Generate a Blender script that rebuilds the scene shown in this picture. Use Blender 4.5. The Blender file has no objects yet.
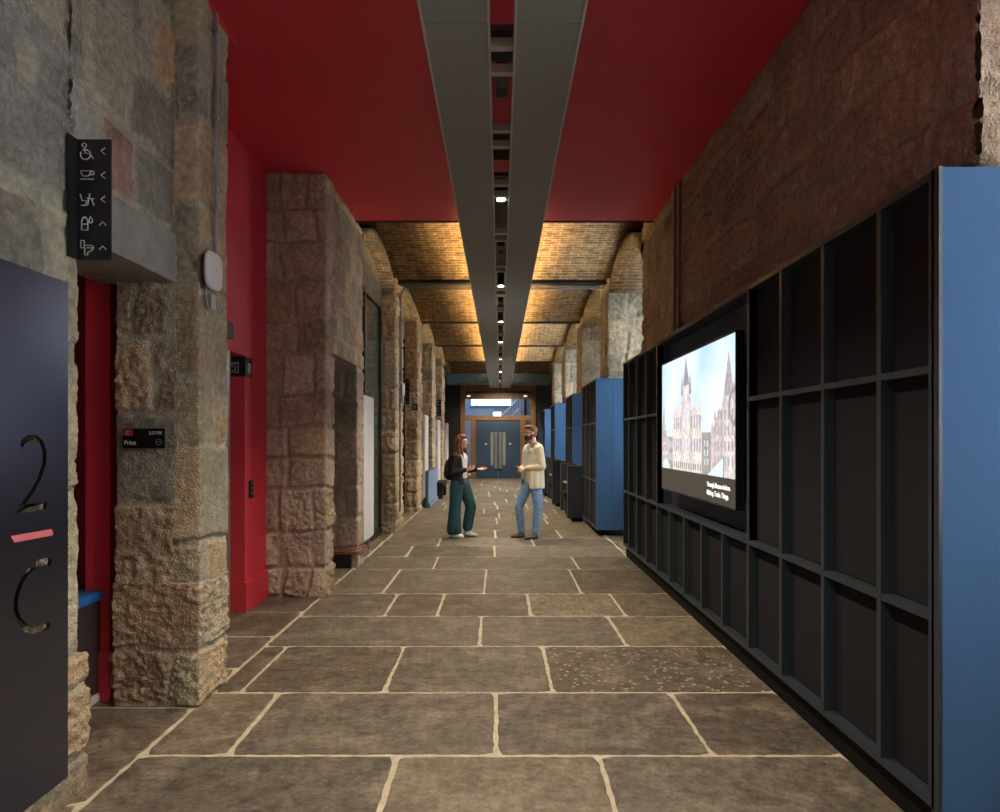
import bpy, bmesh, math, random
import numpy as np
from mathutils import Vector, Matrix
random.seed(7)
SC = bpy.context.scene
COL = SC.collection
PI = math.pi
F = 660.0; VX, VY = 500.0, 440.0; H = 1.6

# ------------------------------------------------------------------ basics
def link(o, parent=None):
    COL.objects.link(o)
    if parent is not None: o.parent = parent
    return o
def tag(o, label=None, cat=None, group=None, kind=None):
    if label: o['label'] = label
    if cat: o['category'] = cat
    if group: o['group'] = group
    if kind: o['kind'] = kind
    return o
def empty(name, loc=(0, 0, 0), rz=0, label=None, cat=None, group=None, kind=None):
    o = bpy.data.objects.new(name, None); o.location = loc; o.rotation_euler = (0, 0, rz)
    o.empty_display_size = .1
    return tag(link(o), label, cat, group, kind)
def mesh_obj(name, me, mat, parent=None, smooth=False):
    o = bpy.data.objects.new(name, me)
    if mat is not None and len(me.materials) == 0: me.materials.append(mat)
    if smooth:
        me.polygons.foreach_set('use_smooth', [True] * len(me.polygons))
    return link(o, parent)
def copy_tree(o, parent=None, loc=None):
    c = o.copy(); COL.objects.link(c); c.parent = parent
    if loc is not None: c.location = loc
    for ch in list(o.children): copy_tree(ch, c)
    return c

class MB:
    def __init__(s): s.bm = bmesh.new()
    def box(s, x0, x1, y0, y1, z0, z1, bev=0):
        x0, x1 = min(x0, x1), max(x0, x1); y0, y1 = min(y0, y1), max(y0, y1); z0, z1 = min(z0, z1), max(z0, z1)
        r = bmesh.ops.create_cube(s.bm, size=1)
        for v in r['verts']:
            v.co = Vector(((x0 + x1) / 2 + v.co.x * (x1 - x0), (y0 + y1) / 2 + v.co.y * (y1 - y0), (z0 + z1) / 2 + v.co.z * (z1 - z0)))
        if bev:
            es = list({e for v in r['verts'] for e in v.link_edges})
            bmesh.ops.bevel(s.bm, geom=es, offset=bev, segments=2, affect='EDGES', profile=.7)
        return s
    def cyl(s, p0, p1, r0, r1=None, n=20, caps=True):
        r1 = r0 if r1 is None else r1
        p0, p1 = Vector(p0), Vector(p1); d = p1 - p0
        m = Matrix.Translation((p0 + p1) / 2) @ d.to_track_quat('Z', 'Y').to_matrix().to_4x4()
        bmesh.ops.create_cone(s.bm, cap_ends=caps, segments=n, radius1=r0, radius2=r1, depth=d.length, matrix=m)
        return s
    def tube(s, pts, r, n=10):
        pts = [Vector(p) for p in pts]; rings = []
        for i, p in enumerate(pts):
            d = (pts[min(i + 1, len(pts) - 1)] - pts[max(i - 1, 0)]).normalized()
            if i == 0: up = Vector((0, 0, 1)) if abs(d.z) < .9 else Vector((1, 0, 0)); a = d.cross(up).normalized()
            else: a = (a - d * a.dot(d)).normalized()
            b = d.cross(a)
            rings.append([s.bm.verts.new(p + r * (math.cos(t * 2 * PI / n) * a + math.sin(t * 2 * PI / n) * b)) for t in range(n)])
        for i in range(len(rings) - 1):
            for t in range(n): s.bm.faces.new((rings[i][t], rings[i][(t + 1) % n], rings[i + 1][(t + 1) % n], rings[i + 1][t]))
        s.bm.faces.new(rings[0][::-1]); s.bm.faces.new(rings[-1])
        return s
    def ell(s, c, r, rz=0, u=20, v=12, tilt=0):
        m = Matrix.Translation(Vector(c)) @ Matrix.Rotation(rz, 4, 'Z') @ Matrix.Rotation(tilt, 4, 'Y') @ Matrix.Diagonal((*r, 1))
        bmesh.ops.create_uvsphere(s.bm, u_segments=u, v_segments=v, radius=1, matrix=m); return s
    def cap(s, p0, p1, r0, r1=None, n=14):
        r1 = r0 if r1 is None else r1
        s.cyl(p0, p1, r0, r1, n)
        s.ell(p0, (r0,) * 3, u=n, v=8); s.ell(p1, (r1,) * 3, u=n, v=8); return s
    def quad(s, a, b, c, d):
        s.bm.faces.new([s.bm.verts.new(Vector(p)) for p in (a, b, c, d)]); return s
    def build(s, name, mat, parent=None, smooth=False, fix=True):
        if fix: bmesh.ops.recalc_face_normals(s.bm, faces=s.bm.faces[:])
        me = bpy.data.meshes.new(name); s.bm.to_mesh(me); s.bm.free()
        return mesh_obj(name, me, mat, parent, smooth)

def evaluated_mesh(o):
    dg = bpy.context.evaluated_depsgraph_get(); dg.update()
    me = bpy.data.meshes.new_from_object(o.evaluated_get(dg)); return me
def remeshed(mb, name, mat, parent, vox=.008, smooth=3):
    """union of the shapes into one continuous surface"""
    o = mb.build(name, mat)
    m = o.modifiers.new('r', 'REMESH'); m.mode = 'VOXEL'; m.voxel_size = vox
    k = o.modifiers.new('s', 'SMOOTH'); k.iterations = smooth; k.factor = .5
    me = evaluated_mesh(o); bpy.data.objects.remove(o)
    me.name = name
    if len(me.materials) == 0: me.materials.append(mat)
    return mesh_obj(name, me, mat, parent, True)
def curve_mesh(name, splines, mat, parent=None, dims='2D', extrude=0, bevel=0, matrix=None, cyclic=True):
    cu = bpy.data.curves.new(name, 'CURVE'); cu.dimensions = dims
    if dims == '2D': cu.fill_mode = 'BOTH'
    cu.extrude = extrude; cu.bevel_depth = bevel; cu.bevel_resolution = 1
    for pts in splines:
        cyc = cyclic
        if isinstance(pts, tuple): pts, cyc = pts
        sp = cu.splines.new('POLY'); sp.points.add(len(pts) - 1)
        for i, p in enumerate(pts): sp.points[i].co = (p[0], p[1], p[2] if len(p) > 2 else 0, 1)
        sp.use_cyclic_u = cyc
    o = bpy.data.objects.new(name, cu); COL.objects.link(o)
    me = evaluated_mesh(o); bpy.data.objects.remove(o)
    if matrix is not None: me.transform(matrix)
    me.materials.clear(); me.materials.append(mat); me.name = name
    return mesh_obj(name, me, mat, parent)
def text_mesh(name, body, size, mat, parent, matrix, extrude=.0008, align='LEFT', bold=0.0):
    cu = bpy.data.curves.new(name, 'FONT'); cu.body = body; cu.size = size; cu.extrude = extrude; cu.align_x = align
    cu.offset = bold
    o = bpy.data.objects.new(name, cu); COL.objects.link(o)
    me = evaluated_mesh(o); bpy.data.objects.remove(o)
    me.transform(matrix); me.materials.clear(); me.materials.append(mat); me.name = name
    return mesh_obj(name, me, mat, parent)

# ------------------------------------------------------------------ noise
def _hash(ix, iy, iz, seed):
    n = (ix.astype(np.int64) * 73856093) ^ (iy.astype(np.int64) * 19349663) ^ (iz.astype(np.int64) * 83492791) ^ (seed * 2654435761)
    n = (n ^ (n >> 13)) * 1274126177 & 0x7fffffff
    n = (n ^ (n >> 15)) & 0xffff
    return n / 65535.0
def vnoise(x, y, z, seed=0):
    fx, fy, fz = np.floor(x), np.floor(y), np.floor(z)
    tx, ty, tz = x - fx, y - fy, z - fz
    tx = tx * tx * (3 - 2 * tx); ty = ty * ty * (3 - 2 * ty); tz = tz * tz * (3 - 2 * tz)
    r = 0
    for a in (0, 1):
        for b in (0, 1):
            for c in (0, 1):
                w = (tx if a else 1 - tx) * (ty if b else 1 - ty) * (tz if c else 1 - tz)
                r = r + w * _hash(fx + a, fy + b, fz + c, seed)
    return r * 2 - 1
def fbm(p, f, o=4, seed=0, gain=.5):
    r = 0; a = 1.0
    for k in range(o):
        r = r + a * vnoise(p[:, 0] * f, p[:, 1] * f, p[:, 2] * f, seed + k * 17); f *= 2.03; a *= gain
    return r
def sstep(a, b, x):
    t = np.clip((x - a) / (b - a), 0, 1); return t * t * (3 - 2 * t)

# ------------------------------------------------------------------ materials
def mat(name, col=(.5, .5, .5), rough=.6, metal=0, emit=None, estr=1, bump=None, var=0, vscale=8, attr=False, spec=.5, trans=0, sheen=0, alpha=1):
    m = bpy.data.materials.new(name); m.use_nodes = True
    nt = m.node_tree; b = nt.nodes['Principled BSDF']
    b.inputs['Roughness'].default_value = rough; b.inputs['Metallic'].default_value = metal
    b.inputs['Specular IOR Level'].default_value = spec
    b.inputs['Transmission Weight'].default_value = trans
    b.inputs['Sheen Weight'].default_value = sheen
    b.inputs['Alpha'].default_value = alpha
    b.inputs['Base Color'].default_value = (*col, 1)
    tc = nt.nodes.new('ShaderNodeTexCoord')
    src = None
    if attr:
        a = nt.nodes.new('ShaderNodeAttribute'); a.attribute_name = 'Col'; src = a.outputs['Color']
    if var or attr:
        n = nt.nodes.new('ShaderNodeTexNoise'); n.inputs['Scale'].default_value = vscale; n.inputs['Detail'].default_value = 6
        nt.links.new(tc.outputs['Object'], n.inputs['Vector'])
        mr = nt.nodes.new('ShaderNodeMapRange'); mr.inputs['From Min'].default_value = .3; mr.inputs['From Max'].default_value = .7
        mr.inputs['To Min'].default_value = 1 - var; mr.inputs['To Max'].default_value = 1 + var
        nt.links.new(n.outputs['Fac'], mr.inputs['Value'])
        vm = nt.nodes.new('ShaderNodeVectorMath'); vm.operation = 'SCALE'
        if src is not None: nt.links.new(src, vm.inputs[0])
        else: vm.inputs[0].default_value = col
        nt.links.new(mr.outputs[0], vm.inputs['Scale']); nt.links.new(vm.outputs[0], b.inputs['Base Color'])
    if emit is not None:
        b.inputs['Emission Color'].default_value = (*emit, 1); b.inputs['Emission Strength'].default_value = estr
    if bump:
        sc, st, ds = bump
        n2 = nt.nodes.new('ShaderNodeTexNoise'); n2.inputs['Scale'].default_value = sc; n2.inputs['Detail'].default_value = 8
        nt.links.new(tc.outputs['Object'], n2.inputs['Vector'])
        bp = nt.nodes.new('ShaderNodeBump'); bp.inputs['Strength'].default_value = st; bp.inputs['Distance'].default_value = ds
        nt.links.new(n2.outputs['Fac'], bp.inputs['Height']); nt.links.new(bp.outputs[0], b.inputs['Normal'])
    return m
M = {}
M['stone'] = mat('sandstone', rough=.92, attr=True, var=.22, vscale=26, bump=(75, 1.0, .016), spec=.2)
M['stone_far'] = mat('sandstone_far', rough=.92, attr=True, var=.3, vscale=14, bump=(30, .8, .02), spec=.2)
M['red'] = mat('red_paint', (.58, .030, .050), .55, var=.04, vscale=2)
M['red_shade'] = mat('red_paint_shaded', (.30, .010, .020), .6)  # recess shade put into the colour: darker copy of the red paint
M['dark_plate'] = mat('dark_plate', (.15, .158, .23), .30, metal=1)
M['cut'] = mat('cut_edge', (.30, .24, .17), .3, metal=.8)
M['black'] = mat('black_metal', (.010, .010, .012), .45)
M['black_gloss'] = mat('black_gloss', (.012, .012, .014), .22)
M['white_ink'] = mat('white_lettering', (.62, .62, .60), .6, emit=(1, 1, 1), estr=0.0)
M['pink'] = mat('pink_bar', (.55, .13, .16), .5)
M['slate_frame'] = mat('slate_frame', (.026, .036, .050), .42, spec=.5)
M['charcoal'] = mat('charcoal_fabric', (.018, .018, .023), .95, var=.25, vscale=160, spec=.15)
M['blue_fabric'] = mat('blue_fabric', (.034, .108, .245), .93, var=.08, vscale=90, sheen=.2)
M['navy'] = mat('navy_panel', (.030, .042, .078), .7)
M['plinth'] = mat('black_plinth', (.004, .004, .005), .75, spec=.2)
M['trough'] = mat('grey_raft', (.17, .165, .15), .6)
M['trough_edge'] = mat('grey_raft_edge', (.30, .29, .26), .45)
M['steel'] = mat('brushed_steel', (.55, .55, .55), .28, metal=1)
M['galv'] = mat('galvanised_conduit', (.34, .36, .38), .4, metal=.7)
M['white_pl'] = mat('white_plastic', (.72, .72, .76), .4)
M['rad'] = mat('white_radiator', (.74, .75, .77), .35)
M['timber'] = mat('oak_timber', (.20, .105, .048), .55, var=.2, vscale=5)
M['door_blue'] = mat('door_blue', (.026, .058, .115), .5)
M['teal'] = mat('teal_paint', (.05, .105, .15), .6)
M['beam'] = mat('dark_steel_beam', (.012, .011, .011), .55)
M['glass'] = mat('clear_glass', (1, 1, 1), .02, trans=1, spec=.5)
M['dark_glass'] = mat('dark_glazing', (.055, .075, .07), .12, spec=.6)
M['lens'] = mat('lit_lamp_lens', (1, 1, 1), .3, emit=(1, .82, .58), estr=28)
M['led'] = mat('led_strip', (1, 1, 1), .3, emit=(1, .70, .34), estr=6)
M['lintel'] = mat('dressed_lintel', (.24, .225, .205), .85, var=.15, vscale=9, bump=(40, .5, .01))
M['head'] = mat('rendered_head', (.15, .13, .10), .9, var=.35, vscale=12, bump=(20, .8, .02))
M['bin_body'] = mat('bin_body', (.060, .045, .05), .35)
M['bin_lid'] = mat('bin_lid', (.03, .16, .50), .4)
M['cable'] = mat('cable', (.35, .33, .33), .5)
M['copper'] = mat('copper_pipe', (.35, .10, .06), .35, metal=.6)

def brick_mat(name, c1, c2, mort):
    m = bpy.data.materials.new(name); m.use_nodes = True; nt = m.node_tree; b = nt.nodes['Principled BSDF']
    b.inputs['Roughness'].default_value = .9; b.inputs['Specular IOR Level'].default_value = .2
    uv = nt.nodes.new('ShaderNodeUVMap'); uv.uv_map = 'UV'
    wn = nt.nodes.new('ShaderNodeTexNoise'); wn.inputs['Scale'].default_value = 5; wn.inputs['Detail'].default_value = 3
    nt.links.new(uv.outputs[0], wn.inputs['Vector'])
    ad = nt.nodes.new('ShaderNodeVectorMath'); ad.operation = 'MULTIPLY_ADD'
    ad.inputs[1].default_value = (.05, .03, 0); nt.links.new(wn.outputs['Color'], ad.inputs[0]); nt.links.new(uv.outputs[0], ad.inputs[2])
    br = nt.nodes.new('ShaderNodeTexBrick'); nt.links.new(ad.outputs[0], br.inputs['Vector'])
    br.inputs['Scale'].default_value = 1; br.inputs['Brick Width'].default_value = .235; br.inputs['Row Height'].default_value = .082
    br.inputs['Mortar Size'].default_value = .011; br.inputs['Mortar Smooth'].default_value = .35; br.inputs['Bias'].default_value = -.1
    br.inputs['Color1'].default_value = (*c1, 1); br.inputs['Color2'].default_value = (*c2, 1); br.inputs['Mortar'].default_value = (*mort, 1)
    n = nt.nodes.new('ShaderNodeTexNoise'); n.inputs['Scale'].default_value = 7; n.inputs['Detail'].default_value = 8
    nt.links.new(uv.outputs[0], n.inputs['Vector'])
    mr = nt.nodes.new('ShaderNodeMapRange'); mr.inputs['From Min'].default_value = .3; mr.inputs['From Max'].default_value = .7
    mr.inputs['To Min'].default_value = .55; mr.inputs['To Max'].default_value = 1.4; nt.links.new(n.outputs['Fac'], mr.inputs['Value'])
    vm = nt.nodes.new('ShaderNodeVectorMath'); vm.operation = 'SCALE'
    nt.links.new(br.outputs['Color'], vm.inputs[0]); nt.links.new(mr.outputs[0], vm.inputs['Scale']); nt.links.new(vm.outputs[0], b.inputs['Base Color'])
    ma = nt.nodes.new('ShaderNodeMath'); ma.operation = 'MULTIPLY_ADD'; ma.inputs[1].default_value = -1.2
    nt.links.new(br.outputs['Fac'], ma.inputs[0]); nt.links.new(n.outputs['Fac'], ma.inputs[2])
    bp = nt.nodes.new('ShaderNodeBump'); bp.inputs['Strength'].default_value = .9; bp.inputs['Distance'].default_value = .03
    nt.links.new(ma.outputs[0], bp.inputs['Height']); nt.links.new(bp.outputs[0], b.inputs['Normal'])
    return m
M['brick'] = brick_mat('vault_brick', (.36, .215, .10), (.19, .105, .05), (.50, .38, .22))
M['brick_dark'] = brick_mat('arch_brick', (.22, .16, .10), (.15, .11, .07), (.33, .28, .19))

def attr_emit(name, strength):
    m = bpy.data.materials.new(name); m.use_nodes = True; nt = m.node_tree; b = nt.nodes['Principled BSDF']
    a = nt.nodes.new('ShaderNodeAttribute'); a.attribute_name = 'Col'
    b.inputs['Base Color'].default_value = (.01, .01, .01, 1); b.inputs['Roughness'].default_value = .25
    nt.links.new(a.outputs['Color'], b.inputs['Emission Color']); b.inputs['Emission Strength'].default_value = strength
    return m
M['screen'] = attr_emit('screen_picture', 1.15)

# flagstone material: per-slab colour, worn light flecks
def flag_mat():
    m = mat('flagstone', rough=.5, attr=True, var=.38, vscale=11, bump=(38, .7, .007), spec=.4)
    nt = m.node_tree; b = nt.nodes['Principled BSDF']
    tc = nt.nodes.new('ShaderNodeTexCoord')
    base = b.inputs['Base Color'].links[0].from_socket
    n = nt.nodes.new('ShaderNodeTexNoise'); n.inputs['Scale'].default_value = 3.2; n.inputs['Detail'].default_value = 12; n.inputs['Roughness'].default_value = .72
    nt.links.new(tc.outputs['Object'], n.inputs['Vector'])
    r = nt.nodes.new('ShaderNodeValToRGB'); r.color_ramp.elements[0].position = .49; r.color_ramp.elements[1].position = .62
    r.color_ramp.elements[0].color = (0, 0, 0, 1); r.color_ramp.elements[1].color = (.38, .38, .38, 1)
    nt.links.new(n.outputs['Fac'], r.inputs[0])
    v = nt.nodes.new('ShaderNodeTexVoronoi'); v.inputs['Scale'].default_value = 28; nt.links.new(tc.outputs['Object'], v.inputs['Vector'])
    r2 = nt.nodes.new('ShaderNodeValToRGB'); r2.color_ramp.elements[0].position = .03; r2.color_ramp.elements[1].position = .12
    r2.color_ramp.elements[0].color = (.8, .8, .8, 1); r2.color_ramp.elements[1].color = (0, 0, 0, 1)
    nt.links.new(v.outputs['Distance'], r2.inputs[0])
    n3 = nt.nodes.new('ShaderNodeTexNoise'); n3.inputs['Scale'].default_value = 1.7; n3.inputs['Detail'].default_value = 3; nt.links.new(tc.outputs['Object'], n3.inputs['Vector'])
    r3 = nt.nodes.new('ShaderNodeValToRGB'); r3.color_ramp.elements[0].position = .5; r3.color_ramp.elements[1].position = .66; nt.links.new(n3.outputs['Fac'], r3.inputs[0])
    mu = nt.nodes.new('ShaderNodeMath'); mu.operation = 'MULTIPLY'; nt.links.new(r2.outputs[0], mu.inputs[0]); nt.links.new(r3.outputs[0], mu.inputs[1])
    mx = nt.nodes.new('ShaderNodeMath'); mx.operation = 'MAXIMUM'; nt.links.new(r.outputs[0], mx.inputs[0]); nt.links.new(mu.outputs[0], mx.inputs[1])
    mix = nt.nodes.new('ShaderNodeMix'); mix.data_type = 'RGBA'
    nt.links.new(mx.outputs[0], mix.inputs[0]); nt.links.new(base, mix.inputs[6]); mix.inputs[7].default_value = (.30, .26, .19, 1)
    fn = nt.nodes.new('ShaderNodeTexNoise'); fn.inputs['Scale'].default_value = 26; fn.inputs['Detail'].default_value = 15; fn.inputs['Roughness'].default_value = .8
    nt.links.new(tc.outputs['Object'], fn.inputs['Vector'])
    fr = nt.nodes.new('ShaderNodeMapRange'); fr.inputs['From Min'].default_value = .36; fr.inputs['From Max'].default_value = .64; fr.inputs['To Min'].default_value = .5; fr.inputs['To Max'].default_value = 1.55
    nt.links.new(fn.outputs['Fac'], fr.inputs['Value'])
    fv = nt.nodes.new('ShaderNodeVectorMath'); fv.operation = 'SCALE'; nt.links.new(mix.outputs[2], fv.inputs[0]); nt.links.new(fr.outputs[0], fv.inputs['Scale'])
    n5 = nt.nodes.new('ShaderNodeTexNoise'); n5.inputs['Scale'].default_value = 55; n5.inputs['Detail'].default_value = 4; nt.links.new(tc.outputs['Object'], n5.inputs['Vector'])
    r5 = nt.nodes.new('ShaderNodeValToRGB'); r5.color_ramp.elements[0].position = .70; r5.color_ramp.elements[1].position = .76; nt.links.new(n5.outputs['Fac'], r5.inputs[0])
    m5 = nt.nodes.new('ShaderNodeMix'); m5.data_type = 'RGBA'; nt.links.new(r5.outputs[0], m5.inputs[0]); nt.links.new(fv.outputs[0], m5.inputs[6]); m5.inputs[7].default_value = (.42, .36, .26, 1)
    at = nt.nodes.new('ShaderNodeAttribute'); at.attribute_name = 'Col'
    inv = nt.nodes.new('ShaderNodeMath'); inv.operation = 'SUBTRACT'; inv.inputs[0].default_value = 1; nt.links.new(at.outputs['Alpha'], inv.inputs[1])
    v6 = nt.nodes.new('ShaderNodeTexVoronoi'); v6.inputs['Scale'].default_value = 19; nt.links.new(tc.outputs['Object'], v6.inputs['Vector'])
    r6 = nt.nodes.new('ShaderNodeValToRGB'); r6.color_ramp.elements[0].position = .20; r6.color_ramp.elements[1].position = .28; r6.color_ramp.elements[0].color = (.8, .8, .8, 1); r6.color_ramp.elements[1].color = (0, 0, 0, 1)
    nt.links.new(v6.outputs['Distance'], r6.inputs[0])
    m7 = nt.nodes.new('ShaderNodeMath'); m7.operation = 'MULTIPLY'; nt.links.new(inv.outputs[0], m7.inputs[0]); nt.links.new(r6.outputs[0], m7.inputs[1])
    m6 = nt.nodes.new('ShaderNodeMix'); m6.data_type = 'RGBA'; nt.links.new(m7.outputs[0], m6.inputs[0]); nt.links.new(m5.outputs[2], m6.inputs[6]); m6.inputs[7].default_value = (.40, .35, .25, 1)
    nt.links.new(m6.outputs[2], b.inputs['Base Color'])
    return m
M['flag'] = flag_mat()
M['mortar'] = mat('lime_mortar', (.47, .42, .31), .9, var=.2, vscale=20, bump=(60, .5, .004))

# ------------------------------------------------------------------ masonry
P_GREY = [(.31, .275, .20), (.245, .225, .175), (.34, .285, .20), (.22, .205, .165), (.29, .22, .15), (.27, .25, .195)]
P_NEAR = [(.34, .235, .145), (.29, .26, .19), (.205, .19, .155), (.25, .155, .125), (.33, .30, .215), (.23, .215, .19)]
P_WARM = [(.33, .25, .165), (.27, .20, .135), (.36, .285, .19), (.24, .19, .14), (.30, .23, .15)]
P_RED = [(.37, .285, .235), (.33, .25, .205), (.40, .32, .255), (.35, .275, .225), (.32, .24, .195)]
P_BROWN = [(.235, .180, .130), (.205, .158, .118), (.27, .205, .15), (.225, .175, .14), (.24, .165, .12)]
MORT = (.37, .34, .265)

def rock_box(name, x0, x1, y0, y1, z0, z1, faces, res=.014, course=(.22, .42), length=(.3, .6), amp=.014, rough=.012,
             seed=1, pal=P_GREY, mort=MORT, mw=.012, smear=.15, mdepth=.012, kind='structure', material=None, zs=None, bigfreq=0, gain=1.22):
    rng = random.Random(seed)
    cz = [z0 - rng.uniform(0, course[0])] if zs is None else list(zs)
    while cz[-1] < z1 + .5: cz.append(cz[-1] + rng.uniform(*course))
    cz = np.array(cz)
    V, N, D, C, Q, off = [], [], [], [], [], 0
    for fi, f in enumerate(faces):
        f = f.split(':'); r = float(f[1]) if len(f) > 1 else res; f = f[0]
        if f[1] == 'y': ua, ub, ax = x0, x1, 0
        elif f[1] == 'x': ua, ub, ax = y0, y1, 1
        else: ua, ub, ax = x0, x1, 0
        va, vb = (y0, y1) if f[1] == 'z' else (z0, z1)
        nu = max(2, int((ub - ua) / r) + 1); nv = max(2, int((vb - va) / r) + 1)
        U, W = np.meshgrid(np.linspace(ua, ub, nu), np.linspace(va, vb, nv), indexing='ij')
        u, w = U.ravel(), W.ravel(); n = len(u)
        p = np.zeros((n, 3)); nn = np.zeros((n, 3)); s = 1 if f[0] == '+' else -1
        if f[1] == 'y': p[:, 0] = u; p[:, 2] = w; p[:, 1] = y1 if s > 0 else y0; nn[:, 1] = s
        elif f[1] == 'x': p[:, 1] = u; p[:, 2] = w; p[:, 0] = x1 if s > 0 else x0; nn[:, 0] = s
        else: p[:, 0] = u; p[:, 1] = w; p[:, 2] = z1 if s > 0 else z0; nn[:, 2] = s
        # stones
        uu = u + .030 * fbm(p, 3.1, 3, seed + 5); ww = w + .028 * fbm(p, 2.7, 3, seed + 9)
        if bigfreq: uu = uu + bigfreq * fbm(p, .9, 2, seed + 31); ww = ww + bigfreq * .7 * fbm(p, 1.1, 2, seed + 37)
        ci = np.clip(np.searchsorted(cz, ww) - 1, 0, len(cz) - 2)
        dz = np.minimum(ww - cz[ci], cz[ci + 1] - ww)
        du = np.full(n, 9.); si = np.zeros(n, dtype=np.int64)
        rj = random.Random(seed * 31 + fi)
        for c in range(len(cz) - 1):
            js = [ua - rj.uniform(.05, length[0])]
            while js[-1] < ub + .3: js.append(js[-1] + rj.uniform(*length))
            js = [j for j in js if not (0 < abs(j - ua) < .09 or 0 < abs(j - ub) < .09)]
            if len(js) < 2: js = [ua - 1, ub + 1]
            js = np.array([js[0] - 1] + js + [js[-1] + 1])
            mk = ci == c
            if not mk.any(): continue
            k = np.clip(np.searchsorted(js, uu[mk]) - 1, 0, len(js) - 2)
            du[mk] = np.minimum(uu[mk] - js[k], js[k + 1] - uu[mk]); si[mk] = k + c * 97 + fi * 7919
        de = np.minimum(du, dz)
        r1 = _hash(si, si * 3, si * 7, seed); r2 = _hash(si, si * 5, si * 11, seed + 3); r3 = _hash(si, si * 2, si, seed + 8)
        sm = .5 + .5 * fbm(p, 2.2, 4, seed + 40)
        wid = mw * (.6 + 1.6 * np.clip(sm, 0, 1))
        mask = 1 - sstep(wid, wid * 1.7 + .006, de)
        mask = np.maximum(mask, sstep(1 - smear, 1.12 - smear, sm))
        rg = .55 * fbm(p, 8, 5, seed + 60, .66) + .75 * fbm(p, 24, 4, seed + 62, .6); rid = 1 - np.abs(fbm(p * np.array([1, 1, 1.6]), 17, 4, seed + 70))
        prof = sstep(0, .026, de)
        d = amp * (prof * (.55 + .9 * r1)) + rough * (.35 + .9 * r2) * (rg * .8 + (rid - .6) * .8) + .010 * fbm(p, 2, 2, seed + 80)
        dm = amp * .25 + .0035 * fbm(p, 22, 3, seed + 90) - mdepth * (1 - sm * .5)
        d = d * (1 - mask * .85) + dm * mask * .85
        pa = np.array(pal); base = pa[(r3 * 9973).astype(int) % len(pal)]
        tone = gain * (.88 + .24 * r1)[:, None] * (1 + .20 * fbm(p, 5, 4, seed + 100) + .14 * fbm(p, 30, 3, seed + 104))[:, None]
        tint = fbm(p, 1.3, 3, seed + 110)[:, None] * np.array([[.04, .0, -.05]]) + 1
        col = base * tone * tint
        mcol = np.array(mort)[None] * (1 + .18 * fbm(p, 12, 3, seed + 120))[:, None]
        col = np.clip(col * (1 - mask[:, None] * .8) + mcol * mask[:, None] * .8, 0.01, 1)
        idx = np.arange(n).reshape(nu, nv)
        a, b, c_, d_ = idx[:-1, :-1].ravel(), idx[1:, :-1].ravel(), idx[1:, 1:].ravel(), idx[:-1, 1:].ravel()
        flip = (f in ('+x', '-y', '+z'))
        q = np.stack([a, b, c_, d_], 1) if flip else np.stack([a, d_, c_, b], 1)
        V.append(p); N.append(nn); D.append(d); C.append(col); Q.append(q + off); off += n
    V, N, D, C, Q = map(np.concatenate, (V, N, D, C, Q))
    key = np.round(V * 2000).astype(np.int64)
    kk = key[:, 0] * 10**12 + key[:, 1] * 10**6 + key[:, 2]
    _, first, inv = np.unique(kk, return_index=True, return_inverse=True)
    m = len(first); inv = inv.ravel()
    def avg(A):
        out = np.zeros((m,) + A.shape[1:]); np.add.at(out, inv, A)
        cnt = np.bincount(inv, minlength=m); return out / (cnt[:, None] if A.ndim > 1 else cnt)
    Vn, Nn, Dn, Cn = V[first], avg(N), avg(D), avg(C)
    Vn = Vn + Nn * Dn[:, None]; Q = inv[Q]
    # solid core just under the surface
    i = .035
    cx = [(x0 + i, y0 + i, z0), (x1 - i, y0 + i, z0), (x1 - i, y1 - i, z0), (x0 + i, y1 - i, z0)]
    core = np.array(cx + [(a, b, z1 - (i if '+z' in faces else 0)) for a, b, _ in cx])
    if any(f.startswith('-z') for f in faces): core[:4, 2] += i
    cq = np.array([(0, 3, 2, 1), (4, 5, 6, 7), (0, 1, 5, 4), (1, 2, 6, 5), (2, 3, 7, 6), (3, 0, 4, 7)]) + m
    Vn = np.concatenate([Vn, core]); Q = np.concatenate([Q, cq]); Cn = np.concatenate([Cn, np.tile(np.array(mort) * .7, (8, 1))])
    return np_mesh(name, Vn, Q, Cn, material or M['stone'], kind)
def np_mesh(name, V, Q, C, material, kind=None, parent=None, uv=None, smooth=True):
    me = bpy.data.meshes.new(name)
    me.vertices.add(len(V)); me.vertices.foreach_set('co', V.astype(np.float32).ravel())
    me.loops.add(Q.size); me.loops.foreach_set('vertex_index', Q.astype(np.int32).ravel())
    me.polygons.add(len(Q)); me.polygons.foreach_set('loop_start', np.arange(0, Q.size, 4, dtype=np.int32))
    me.polygons.foreach_set('loop_total', np.full(len(Q), 4, dtype=np.int32))
    me.update(calc_edges=True); me.validate()
    if C is not None:
        a = me.color_attributes.new('Col', 'FLOAT_COLOR', 'POINT')
        a.data.foreach_set('color', np.concatenate([C, np.ones((len(C), 1))], 1).astype(np.float32).ravel())
    if uv is not None:
        l = me.uv_layers.new(name='UV'); l.data.foreach_set('uv', uv[Q.ravel()].astype(np.float32).ravel())
    o = mesh_obj(name, me, material, parent, smooth)
    if kind: o['kind'] = kind
    return o

ZC = 4.32
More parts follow.
